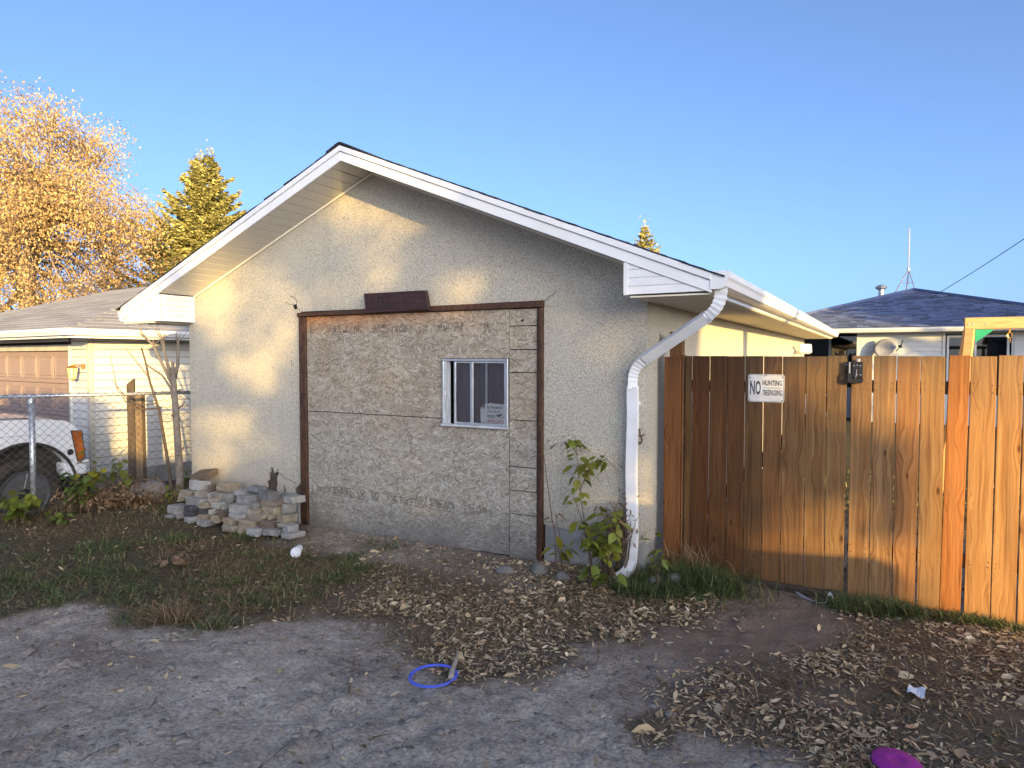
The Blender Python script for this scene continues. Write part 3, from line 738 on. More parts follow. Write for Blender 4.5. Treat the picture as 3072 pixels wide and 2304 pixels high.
    G.part('door_trim', MB().prism([(-5.425, 2.209), (-2.550, 2.209), (-2.550, 2.266), (-5.425, 2.248)], 'y', YW - .04, YW + .05), 'trim_brown', bevel=.004)
    yb0, yb1 = YW + .004, YW + .016
    G.part('strand_board', MB().prism([(-5.322, 1.219), (-3.606, 1.214), (-3.606, 1.772), (-2.897, 1.772), (-2.897, 2.205), (-5.322, 2.205)], 'y', yb0 - .004, yb1), 'osb', label='upper sheet of strand board, stained orange under the trim')
    G.part('strand_board', MB().prism([(-5.322, -.03), (-2.9, .018), (-2.9, 1.140), (-3.606, 1.140), (-3.606, 1.206), (-5.322, 1.211)], 'y', yb0, yb1), 'osb', label='lower sheet of strand board, weathered grey')
    cuts = [0.0, .394, .604, .815, 1.228, 1.648, 1.848, 2.055, 2.205]
    for a, b in zip(cuts[:-1], cuts[1:]):
        G.part('strand_board', MB().box(-2.892, -2.620, yb0 - .003 - random.uniform(0, .003), yb1, a + .004, b - .004), 'osb')
    G.part('knot_hole', MB().lathe([(.012, 0), (.012, .002)], (-2.765, yb0 - .0075, 2.10), (0, 1, 0), 10), 'dark_void')
    G.part('sill_board', MB().prism([(-5.322, -.09), (-2.64, -.04), (-2.64, -.004), (-5.322, -.034)], 'y', YW - .012, YW + .02), 'grey_wood')
    G.part('backing', MB().box(-5.32, -3.62, YW + .03, YW + .05, -.05, 2.2).box(-2.88, -2.6, YW + .03, YW + .05, -.05, 2.2).box(-3.62, -2.88, YW + .03, YW + .05, 1.80, 2.2).box(-3.62, -2.88, YW + .03, YW + .05, -.05, 1.11), 'dark_void')
    # printed grade stamps on the two sheets
    st = MB(); r2 = random.Random(3)
    def stamps(x0, x1, zf, hgt, dens, y):
        x = x0
        while x < x1:
            w = r2.choice([.03, .05, .09, .14]); k = r2.random(); zc = zf(x)
            if k < dens:
                if w > .045:
                    xx = x
                    while xx < x + w:
                        h = hgt * r2.uniform(.45, 1); zo = zc + r2.uniform(-.2, .2) * (hgt - h); zz = zo - h / 2
                        while zz < zo + h / 2:                                   # a column of small sideways print
                            l = r2.uniform(.008, .024)
                            if r2.random() < .72: st.box(xx, xx + r2.uniform(.005, .0085), y - .0008, y, zz, zz + l)
                            zz += l + .004
                        xx += r2.uniform(.010, .016)
                    if r2.random() < .5:
                        for q in (zc - hgt / 2, zc + hgt / 2): st.box(x - .004, x + w + .004, y - .0008, y, q - .002, q + .002)
                else:
                    for q in range(3):
                        z0 = zc - hgt / 2 + q * hgt / 3
                        st.box(x, x + w * .7, y - .0008, y, z0, z0 + .004).box(x, x + .004, y - .0008, y, z0 + .006, z0 + hgt / 3 - .008).box(x + w * .7 - .004, x + w * .7, y - .0008, y, z0 + .006, z0 + hgt / 3 - .008)
            x += w + r2.uniform(.01, .05)
    stamps(-5.27, -3.15, lambda x: 2.055, .085, .85, yb0 - .0042)
    stamps(-5.28, -3.05, lambda x: .40 - .018 * (x + 5.28) / 2.2, .09, .75, yb0 - .0002)
    G.part('printed_stamp', st, 'stamp_ink', kind='stuff')
    # the window set in the boards
    x0, x1, z0, z1 = -3.600, -2.900, 1.146, 1.768
    wn_ = G.part('window', MB().box(x0, x1, YW - .020, YW + .03, z1 - .022, z1).box(x0, x0 + .022, YW - .020, YW + .03, z0 + .02, z1 - .022).box(x1 - .022, x1, YW - .020, YW + .03, z0 + .02, z1 - .022), 'aluminium', bevel=.003)
    G.part('sill', MB().box(x0 - .006, x1 + .004, YW - .034, YW + .03, z0 - .004, z0 + .019), 'alu_sill', wn_, bevel=.004)
    for k, (xa, xw) in enumerate([(x0 + .024, .012), (x0 + .040, .010), (x0 + .054, .012)]):
        G.part('track', MB().box(xa, xa + xw, YW - .012 + .008 * k, YW + .03, z0 + .02, z1 - .023), 'alu_sill', wn_)
    for (a, b, yy, nm_) in [(x0 + .118, -3.287, YW + .002, 'sash'), (-3.287, x1 - .024, YW - .010, 'sash')]:
        s_ = G.part(nm_, MB().box(a, a + .022, yy, yy + .016, z0 + .021, z1 - .024).box(b - .018, b, yy, yy + .016, z0 + .021, z1 - .024).box(a + .022, b - .018, yy, yy + .016, z0 + .021, z0 + .040).box(a + .022, b - .018, yy, yy + .016, z1 - .040, z1 - .024), 'aluminium', wn_, bevel=.002)
    G.part('stile', MB().box(-3.150, -3.130, YW + .014, YW + .026, z0 + .03, z1 - .04), 'aluminium', wn_, bevel=.002)
    G.part('pane', MB().box(-3.458, -3.306, YW + .008, YW + .011, z0 + .041, z1 - .041), 'glass', wn_)
    G.part('pane', MB().box(-3.264, -2.943, YW - .004, YW - .001, z0 + .041, z1 - .041), 'glass', wn_)
    G.part('latch', MB().obox((x0 + .034, YW - .016, 1.45), (.014, .014, .045)), 'white_metal', wn_, bevel=.003)
    cv = MB(); n = 40
    P = [(x0 + .095 + (x1 - x0 - .11) * i / n, YW + .075 + .010 * math.sin(i * 1.15) + .005 * math.sin(i * 2.7)) for i in range(n + 1)]
    cv.prism(P + [(p[0], p[1] + .004) for p in P[::-1]], 'z', z0 - .02, z1 + .02)
    G.part('curtain', cv, 'curtain', wn_, label='slate blue curtain hanging behind the panes')
build_garage()

def garage_fixtures():
    # dark board nailed over the doorway, a house number scratched in it
    t = Thing('name_board', 'dark brown board with a scratched number, nailed above the boarded doorway', 'board', (-4.09, YW - .06, 2.22))
    t.part('board', MB().prism([(-4.475, 2.404), (-3.735, 2.402), (-3.700, 2.222), (-4.452, 2.215)], 'y', YW - .085, YW - .043), 'board_brown', bevel=.003)
    sc_ = MB(); y = YW - .0865
    def stroke(pts): sc_.tube([(x, y, z) for x, z in pts], .0022, 4)
    stroke([(-4.335, 2.355), (-4.315, 2.375), (-4.318, 2.275)])
    stroke([(-4.235 + .032 * math.cos(a), 2.325 + .05 * math.sin(a)) for a in np.linspace(.4, 6.6, 12)])
    stroke([(-4.10, 2.375), (-4.125, 2.315), (-4.055, 2.312)]); stroke([(-4.06, 2.385), (-4.07, 2.27)])
    stroke([(-4.025, 2.382), (-4.028, 2.285)])
    stroke([(-3.93 + .024 * math.cos(a), 2.358 + .022 * math.sin(a)) for a in np.linspace(.2, 6.5, 10)] + [(-3.915, 2.32), (-3.935, 2.28)])
    stroke([(-3.80, 2.33), (-3.835, 2.255)]); stroke([(-4.04, 2.25), (-3.82, 2.247)])
    t.part('scratched_number', sc_, 'scratch')
    # security sign propped behind the window
    t = Thing('security_sign', 'white video surveillance sign propped inside the aluminium window', 'sign', (-3.04, YW + .03, 1.19))
    yf = YW + .004
    t.part('sign_panel', MB().prism([(-3.150, 1.188), (-2.928, 1.188), (-2.928, 1.345), (-2.937, 1.352), (-3.150, 1.362)], 'y', yf, yf + .004), 'sign_white')
    curl = [(-3.150 - .012 * i + 0, yf + .002 - .004 * math.sin(i * .6)) for i in range(6)]
    t.part('curled_edge', MB().prism([(-3.153, 1.19), (-3.195, 1.19), (-3.200, 1.30), (-3.192, 1.325), (-3.182, 1.335), (-3.170, 1.315), (-3.162, 1.33), (-3.153, 1.30)], 'y', yf + .004, yf + .010), 'sign_white')
    t.part('top_flap', MB().prism([(-3.13, 1.358), (-3.10, 1.372), (-3.06, 1.366), (-2.95, 1.362), (-2.935, 1.352)], 'y', yf + .006, yf + .009), 'sign_white')
    k = MB(); xl = -3.126
    text_mb('SE PREMISES', xl, -2.962, 1.318, 1.342, yf, k)
    text_mb('OTECTED BY', xl, -2.985, 1.282, 1.304, yf, k)
    text_mb('VIDEO', xl, -3.042, 1.236, 1.266, yf, k)
    t.part('lettering', k, 'sign_black')
    k = MB(); text_mb('URVEILLANCE', xl - .004, -2.934, 1.194, 1.222, yf, k); t.part('lettering', k, 'sign_red', label='red lettering along the foot of the sign')
    k = MB()
    k.obox((-2.995, yf - .0006, 1.262), (.050, .0012, .018), (0, R(-28), 0)).lathe([(.011, 0), (.011, .0012)], (-3.018, yf - .0012, 1.262), (0, 1, 0), 10)
    k.tube([(-2.995, yf - .0004, 1.250), (-2.985, yf - .0004, 1.238), (-2.97, yf - .0004, 1.238), (-2.952, yf - .0004, 1.254)], .0025, 4).obox((-2.946, yf - .0006, 1.242), (.012, .0012, .012))
    t.part('camera_symbol', k, 'sign_black')
    # floodlight on the side wall
    t = Thing('floodlight', 'white floodlight on a bracket under the side eave of the garage', 'floodlight', (XR, 15.2, 1.9))
    t.part('wall_plate', MB().lathe([(.09, 0), (.09, .03), (.05, .05)], (XR + .001, 15.2, 1.9), (1, 0, 0), 12), 'white_metal')
    t.part('arm', MB().tube([(XR + .04, 15.2, 1.9), (XR + .12, 15.17, 1.86), (XR + .20, 15.12, 1.92)], .03, 8), 'white_metal')
    t.part('lamp_head', MB().obox((XR + .24, 15.1, 1.95), (.24, .13, .19), (R(-12), 0, R(25))), 'white_metal', bevel=.02)
    t.part('lens', MB().obox((XR + .265, 15.035, 1.938), (.17, .012, .13), (R(-12), 0, R(25))), 'lamp_glass')
garage_fixtures()

# ------------------------------------------------------------------ plank fence and gate on the right
YFc = 5.53
def plank(t, x0, x1, z0, z1, color, y=YFc, tilt=0.0, th=.018, sp=0.0):
    xm = (x0 + x1) / 2; P = []
    V = []
    for yy in (y, y + th):
        for (x, z) in ((x0, z0), (x1, z0), (x1 - sp, z1), (x0 + sp, z1)):
            V.append((x + (z - (z0 + z1) / 2) * tilt, yy, z))
    mb = MB().add(V, [(0, 3, 2, 1), (4, 5, 6, 7), (0, 1, 5, 4), (1, 2, 6, 5), (2, 3, 7, 6), (3, 0, 4, 7)])
    return t.part('plank', mb, 'fence', bevel=.0025, color=color)
def nails(t, xs, zs, y=YFc):
    mb = MB()
    for x0, x1 in xs:
        for z in zs:
            for x in (x0 + .022, x1 - .022):
                mb.lathe([(.0045, 0), (.0045, .0016)], (x + random.uniform(-.006, .006), y - .0014, z + random.uniform(-.012, .012)), (0, 1, 0), 6)
    t.part('nails', mb, 'rust', kind='stuff')
def build_fence():
    t = Thing('wooden_gate', 'tall brown plank gate in shade beside the garage, carrying the metal sign', 'gate', (-.8, YFc, 0))
    ed = [-1.413, -1.357, -1.217, -1.077, -.944, -.807, -.670, -.505, -.363, -.228]
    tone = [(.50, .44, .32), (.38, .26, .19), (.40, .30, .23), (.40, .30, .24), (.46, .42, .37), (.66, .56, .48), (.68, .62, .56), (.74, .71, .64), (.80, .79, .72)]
    bot = [.03, .03, .035, .035, .035, .04, .045, .045, .05]
    for i in range(9):
        a, b = ed[i] + .0025, ed[i + 1] - .0025
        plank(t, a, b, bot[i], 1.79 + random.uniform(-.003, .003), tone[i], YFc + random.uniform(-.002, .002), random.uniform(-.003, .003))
    for z in (.38, 1.55): t.part('rail', MB().box(-1.40, -.24, YFc + .0205, YFc + .058, z - .045, z + .045), 'fence', color=(.55, .5, .45))
    t.part('brace', MB().beam((-1.36, YFc + .04, .43), (-.30, YFc + .04, 1.50), .085, .035, (0, 1, 0)), 'fence', color=(.55, .5, .45))
    nails(t, list(zip(ed[:-1], ed[1:])), (.36, .40, 1.53, 1.575))
    # infill at the wall
    t = Thing('fence_infill', 'short orange plank and post filling between garage corner and gate', 'fence', (-1.5, YFc, 0))
    plank(t, -1.582, -1.446, .05, 1.785, (.72, .50, .36), YFc - .006)
    t.part('post', MB().box(-1.545, -1.443, YFc + .016, YFc + .105, -.1, 1.99), 'fence', color=(.95, .72, .55), bevel=.003)
    t.part('shim', MB().box(-1.438, -1.424, YFc + .01, YFc + .09, .05, 1.80), 'fence', color=(.9, .7, .55))
    # fence to the right of the gap
    t = Thing('plank_fence', 'sunlit golden plank fence right of the gate gap', 'fence', (1.2, YFc, 0))
    ed = [-.204, -.064, .084, .232, .382, .517, .669, .811] + [.811 + .147 * k for k in range(1, 19)]
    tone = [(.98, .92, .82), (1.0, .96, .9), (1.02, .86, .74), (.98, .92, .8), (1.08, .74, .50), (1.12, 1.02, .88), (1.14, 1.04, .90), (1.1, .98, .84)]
    for i in range(len(ed) - 1):
        a, b = ed[i] + .0028, ed[i + 1] - .0028
        tl = .013 if i == 4 else random.uniform(-.004, .004)
        c = tone[i] if i < len(tone) else random.choice(tone)
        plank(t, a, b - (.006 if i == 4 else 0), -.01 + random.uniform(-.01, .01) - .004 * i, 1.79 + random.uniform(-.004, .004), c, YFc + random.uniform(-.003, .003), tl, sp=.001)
    for z in (.38, 1.57): t.part('rail', MB().box(-.19, 3.3, YFc + .022, YFc + .060, z - .045, z + .045), 'fence', color=(.75, .68, .6))
    for x in (-.20, 1.9, 3.25): t.part('post', MB().box(x - .0, x + .09, YFc + .062, YFc + .152, -.2, 1.76), 'fence', color=(.7, .62, .55))
    nails(t, list(zip(ed[:-1], ed[1:])), (.36, .40, 1.55, 1.595))
    # a dark batten closing the gap behind
    # sign
    t = Thing('no_trespassing_sign', 'worn white metal NO HUNTING TRESPASSING sign nailed to the gate', 'sign', (-.787, YFc - .01, 1.54))
    x0, x1, z0, z1 = -.919, -.655, 1.437, 1.650
    from math import pi
    rr = .018; P = []
    for cx, cz, a0 in ((x1 - rr, z1 - rr, 0), (x0 + rr, z1 - rr, pi / 2), (x0 + rr, z0 + rr, pi), (x1 - rr, z0 + rr, 1.5 * pi)):
        P += [(cx + rr * math.cos(a0 + k * pi / 8), cz + rr * math.sin(a0 + k * pi / 8)) for k in range(5)]
    yb = YFc - .008
    t.part('sign_plate', MB().prism(P, 'y', yb, yb + .003), 'sign_worn')
    Q = lambda s: [(-.787 + (x + .787) * s, 1.5435 + (z - 1.5435) * s) for x, z in P]
    o_, i_ = Q(.965), Q(.945); n = len(P); bd = MB()
    bd.add([(x, yb - .0008, z) for x, z in o_] + [(x, yb - .0008, z) for x, z in i_], [(k, (k + 1) % n, n + (k + 1) % n, n + k) for k in range(n)])
    t.part('border', bd, 'sign_black')
    k = MB()
    text_mb('NO', -.903, -.824, 1.490, 1.602, yb, k)
    text_mb('HUNTING', -.812, -.671, 1.563, 1.604, yb, k)
    text_mb('TRESPASSING', -.814, -.671, 1.487, 1.531, yb, k)
    k.box(-.812, -.669, yb - .001, yb, 1.5445, 1.5475)
    t.part('lettering', k, 'sign_black')
    for x, z in ((-.787, 1.641), (x0 + .014, z1 - .025), (x1 - .014, z1 - .022), (x0 + .014, z0 + .012), (x1 - .014, z0 + .012)):
        t.part('nail', MB().lathe([(.0045, 0), (.004, .003)], (x, yb - .003, z), (0, 1, 0), 8), 'rust')
    # gate latch
    t = Thing('gate_latch', 'black box latch with a flat strike plate at the top of the gate gap', 'latch', (-.17, YFc - .05, 1.60))
    t.part('housing', MB().box(-.196, -.126, YFc - .055, YFc - .004, 1.634, 1.747), 'black_plastic', bevel=.004)
    t.part('side_plate', MB().box(-.222, -.199, YFc - .050, YFc - .003, 1.650, 1.750), 'black_plastic', bevel=.002)
    t.part('bright_edge', MB().box(-.216, -.207, YFc - .053, YFc - .0505, 1.665, 1.745), 'steel')
    t.part('lower_cup', MB().prism([(-.212, 1.632), (-.124, 1.632), (-.124, 1.605), (-.136, 1.595), (-.212, 1.588)], 'y', YFc - .060, YFc - .003), 'black_plastic', bevel=.006)
    t.part('lock_ring', MB().lathe([(.014, 0), (.014, .018), (.006, .022)], (-.158, YFc - .03, 1.750), (0, 0, 1), 10), 'steel')
    t.part('bolt_pin', MB().tube([(-.245, YFc - .012, 1.728), (-.20, YFc - .012, 1.728)], .005, 6), 'steel')
    for x, z in ((-.183, 1.72), (-.163, 1.724), (-.143, 1.72), (-.163, 1.655), (-.140, 1.655)):
        t.part('screw', MB().lathe([(.004, 0), (.003, .003)], (x, YFc - .058, z), (0, 1, 0), 8), 'steel')
    t.part('key', MB().tube([(-.166, YFc - .058, 1.692), (-.168, YFc - .064, 1.665), (-.172, YFc - .062, 1.632)], .0022, 5), 'steel')
    t.part('strike_plate', MB().box(-.222, -.196, YFc - .062, YFc - .056, 1.60, 1.66), 'black_plastic')
    # ledger board lying under the gate, and plastic strip
    single('kick_board', 'weathered board lying on edge under the gate', 'board', MB().obox((-.58, YFc - .055, .015), (.62, .03, .085), (R(8), R(1.5), R(-2))), 'grey_wood', bevel=.004)
build_fence()

# ------------------------------------------------------------------ neighbour's garage on the left
def plank_wedge(mb, x0, x1, y, z0, z1, nrm='y', th=.016):
    """lap siding plank: thin at the top, thick at the butt; faces -y, or +x"""
    if nrm == 'y':
        return mb.prism([(y, z0), (y - th, z0), (y - .001, z1), (y, z1)], 'x', x0, x1)
    return mb.prism([(y, z0), (y + th, z0), (y + .001, z1), (y, z1)], 'y', x0, x1)
def build_neighbour():
    t = Thing('neighbour_garage', 'cream sided neighbouring garage with a taupe panel door and a grey hip roof', 'garage', (-10.47, 5.93, -.22), R(-6), local=True)
    W_, D_, g0 = 8.6, 6.0, 0.0
    zs0, ze = 0.24, 2.30                                  # siding bottom, soffit (local z, ground at 0)
    core = MB().box(-W_ + .02, -5.62, .02, D_, 0, ze).box(-.66, -.02, .02, D_, 0, ze).box(-5.62, -.66, .22, D_, 0, ze).box(-5.62, -.66, .02, .22, 2.20, ze)
    t.part('wall', MB().prism([(-W_ + .02, .02), (-5.62, .02), (-5.62, .22), (-.70, .22), (-.70, .02), (-.02, .02), (-.02, D_), (-W_ + .02, D_)], 'z', .02, ze), 'grey_wood')
    t.part('foundation', MB().prism([(-W_ + .0, .005), (-5.64, .005), (-5.64, .1), (-5.8, .1), (-5.8, .3), (-.5, .3), (-.5, .1), (-.68, .1), (-.68, .005), (-.005, .005), (-.005, D_), (-W_, D_)], 'z', -.3, zs0 - .004), 'concrete')
    dz = .118; n = int((ze - zs0) / dz) + 1
    for i in range(n):
        z0, z1 = zs0 + i * dz, min(zs0 + (i + 1) * dz - .009, ze)  # gap bares the dark wall, drawing the shadow line under each plank
        if z1 - z0 < .02: continue
        for a, b in ((-W_ + .08, -5.72), (-.60, -.065)):
            t.part('siding_plank', plank_wedge(MB(), a, b, .019, z0, z1), 'siding_cream')
        t.part('siding_plank', plank_wedge(MB(), .065, D_, -.019, z0, z1, 'x'), 'siding_cream')
        if z0 > 2.18: t.part('siding_plank', plank_wedge(MB(), -5.66, -.68, .019, z0, z1), 'siding_cream')
    t.part('corner_trim', MB().prism([(-.062, -.004), (.004, -.004), (.004, .062), (-.018, .062), (-.018, .018), (-.062, .018)], 'z', zs0 - .02, ze), 'corner_trim')
    for x in (-.665, -5.72): t.part('door_trim', MB().box(x, x + .062, -.006, .2, 0, 2.20), 'siding_cream', bevel=.004)
    t.part('door_trim', MB().box(-5.72, -.603, -.004, .2, 2.105, 2.20), 'corner_trim', bevel=.004)
    # sectional door: four sections, raised panels
    for r_ in range(4):
        z0 = .02 + r_ * .52
        d = t.part('door_section', MB().box(-5.658, -.667, .055, .10, z0 + .003, z0 + .517), 'door_taupe', bevel=.004)
        for c in range(8):
            xa = -5.658 + .06 + c * .617
            fr = MB()
            fr.prism([(xa, z0 + .07), (xa + .55, z0 + .07), (xa + .55, z0 + .45), (xa, z0 + .45)], 'y', .0505, .056)
            o1 = [(xa, z0 + .07), (xa + .55, z0 + .07), (xa + .55, z0 + .45), (xa, z0 + .45)]
            i1 = [(xa + .045, z0 + .115), (xa + .505, z0 + .115), (xa + .505, z0 + .405), (xa + .045, z0 + .405)]
            q = MB().add([(x, .056, z) for x, z in o1] + [(x, .046, z) for x, z in [(xa + .012, z0 + .082), (xa + .538, z0 + .082), (xa + .538, z0 + .438), (xa + .012, z0 + .438)]] + [(x, .052, z) for x, z in i1] + [(x, .044, z) for x, z in [(xa + .065, z0 + .135), (xa + .485, z0 + .135), (xa + .485, z0 + .385), (xa + .065, z0 + .385)]],
                         [(k + 4 * l, (k + 1) % 4 + 4 * l, (k + 1) % 4 + 4 * (l + 1), k + 4 * (l + 1)) for l in range(3) for k in range(4)] + [(12, 13, 14, 15)])
            t.part('door_panel', q, 'door_taupe', d)
    # hip roof
    ov = .45; x0, x1, y0, y1 = -W_ - ov, ov, -ov, D_ + ov
    hy = (y1 - y0) / 2; pit = .335; zt = ze + .10; zr = zt + hy * pit
    ra, rb = (x0 + hy, y0 + hy, zr), (x1 - hy, y0 + hy, zr)
    rf = t.part('roof', MB().add([(x0, y0, zt), (x1, y0, zt), (x1, y1, zt), (x0, y1, zt), ra, rb, (x0, y0, zt - .02), (x1, y0, zt - .02), (x1, y1, zt - .02), (x0, y1, zt - .02)],
            [(0, 1, 5, 4), (1, 2, 5), (2, 3, 4, 5), (3, 0, 4), (6, 7, 1, 0), (7, 8, 2, 1), (8, 9, 3, 2), (9, 6, 0, 3), (9, 8, 7, 6)]), 'roof_grey')
    rr = random.Random(5)
    nR = 20
    def course(face, k):
        a, b = k / nR, (k + 1) / nR
        # trapezoid of this course on the face, in (along, up) terms
        if face == 'front':
            P = lambda s, u: (x0 + hy * u + s * ((x1 - x0) - 2 * hy * u), y0 + hy * u, zt + (zr - zt) * u); Lg = (x1 - x0) - 2 * hy * a; nv = Vector((0, -pit, 1)).normalized()
        else:
            P = lambda s, u: (x1 - hy * u, y0 + hy * u + s * ((y1 - y0) - 2 * hy * u), zt + (zr - zt) * u); Lg = (y1 - y0) - 2 * hy * a; nv = Vector((pit, 0, 1)).normalized()
        m_ = max(1, round(Lg / .92)); off = (k % 2) * .5 / m_
        cuts = [0] + [min(1, max(0, (i + .5) / m_ + off - .25 / m_)) for i in range(m_)] + [1]
        for s0, s1 in zip(cuts[:-1], cuts[1:]):
            if s1 - s0 < .01: continue
            g = .004 / Lg
            lo = [Vector(P(s0 + g, a)), Vector(P(s1 - g, a))]; hi = [Vector(P(s1 - g, min(1, b + .02))), Vector(P(s0 + g, min(1, b + .02)))]
            V = [p + nv * .002 for p in lo + hi] + [lo[0] + nv * .016, lo[1] + nv * .016, hi[0] + nv * .005, hi[1] + nv * .005]
            c = rr.uniform(.82, 1.12)
            t.part('shingle', MB().add(V, [(3, 2, 1, 0), (4, 5, 6, 7), (0, 1, 5, 4), (1, 2, 6, 5), (2, 3, 7, 6), (3, 0, 4, 7)]), 'roof_grey', rf, color=(c, c, c * 1.01))
    for k in range(nR): course('front', k)
    for k in range(nR): course('side', k)
    hc = MB()
    for i in range(16):
        u0, u1 = i / 16, (i + 1.08) / 16
        p0 = Vector((x1 - hy * u0, y0 + hy * u0, zt + (zr - zt) * u0)); p1 = Vector((x1 - hy * min(1, u1), y0 + hy * min(1, u1), zt + (zr - zt) * min(1, u1)))
        d1 = Vector((-.13, 0, -.02)); d2 = Vector((0, .13, -.02)); L_ = Vector((0, 0, .022)); L2_ = Vector((0, 0, .010))
        V = [p0 + d1 + L_, p0 + L_ * 1.3, p0 + d2 + L_, p1 + d2 + L2_, p1 + L2_ * 1.4, p1 + d1 + L2_]
        hc = MB().add(V + [v - Vector((0, 0, .008)) for v in V], [(0, 1, 4, 5), (1, 2, 3, 4), (7, 6, 11, 10), (8, 7, 10, 9), (0, 6, 7, 1), (1, 7, 8, 2), (2, 8, 9, 3), (3, 9, 10, 4), (4, 10, 11, 5), (5, 11, 6, 0)])
        t.part('hip_shingle', hc, 'roof_grey', rf, color=(.95, .95, .96))
    # soffit, fascia, gutter round the eave
    t.part('soffit', MB().prism([(x0 + .02, y0 + .02), (x1 - .02, y0 + .02), (x1 - .02, y1 - .02), (x0 + .02, y1 - .02)], 'z', ze + .002, ze + .02), 'siding_cream')
    gp = [(0, .0), (.07, .0), (.085, .03), (.105, .055), (.105, .095), (.095, .095), (.095, .06), (.07, .012), (.006, .012), (.006, .095), (0, .095)]
    zg = zt - .085
    t.part('gutter', MB().prism([(y0 - a, zg + b) for a, b in gp], 'x', x0 - .1, x1 + .105), 'white_metal')
    t.part('gutter', MB().prism([(x1 + a, zg + b) for a, b in gp], 'y', y0 - .105, y1 + .1), 'white_metal')
    t.part('fascia', MB().box(x0, x1 + .0, y0 - .004, y0 + .018, ze - .022, zg - .002), 'white_metal')
    t.part('fascia', MB().box(x1 - .018, x1 + .004, y0 + .019, y1, ze - .022, zg - .002), 'white_metal')
    # coach lamp beside the door
    w = Matrix.Translation((-10.47, 5.93, -.22)) @ Matrix.Rotation(R(-6), 4, 'Z')
    base = w @ Vector((-.21, -.01, 1.80))
    l = Thing('wall_lantern', 'brass coach lantern on the cream siding beside the taupe door', 'wall lamp', base, R(-6), local=True); l.o.scale = (.78, .78, .78)
    l.part('back_plate', MB().lathe([(.055, 0), (.055, .012), (.03, .03), (.012, .04)], (.07, 0, .08), (0, -1, 0), 14), 'brass')
    l.part('arm', MB().tube([(.07, -.03, .08), (.05, -.11, .115), (.0, -.15, .10), (-.02, -.15, .065)], .010, 8), 'brass')
    l.part('cap', MB().lathe([(.105, 0), (.09, .02), (.045, .045), (.02, .055), (.012, .09), (0, .10)], (-.03, -.15, .05), (0, 0, 1), 8), 'brass')
    l.part('glass_body', MB().lathe([(.052, -.20), (.088, 0)], (-.03, -.15, .045), (0, 0, 1), 6), 'lamp_glass')
    for k in range(6):
        a = k * math.pi / 3
        # lathe starts at an arbitrary angle; ribs are placed on its corners
    ax = Vector((0, 0, 1)); xx = ax.orthogonal().normalized(); yy = ax.cross(xx)
    for k in range(6):
        d = xx * math.cos(k * math.pi / 3) + yy * math.sin(k * math.pi / 3); c = Vector((-.03, -.15, .045))
        l.part('rib', MB().tube([c + d * .090, c + d * .054 + Vector((0, 0, -.20))], .006, 5), 'brass')
    l.part('foot', MB().lathe([(.0, -.245), (.02, -.23), (.056, -.205), (.056, -.195)], (-.03, -.15, .045), (0, 0, 1), 8), 'brass')
build_neighbour()

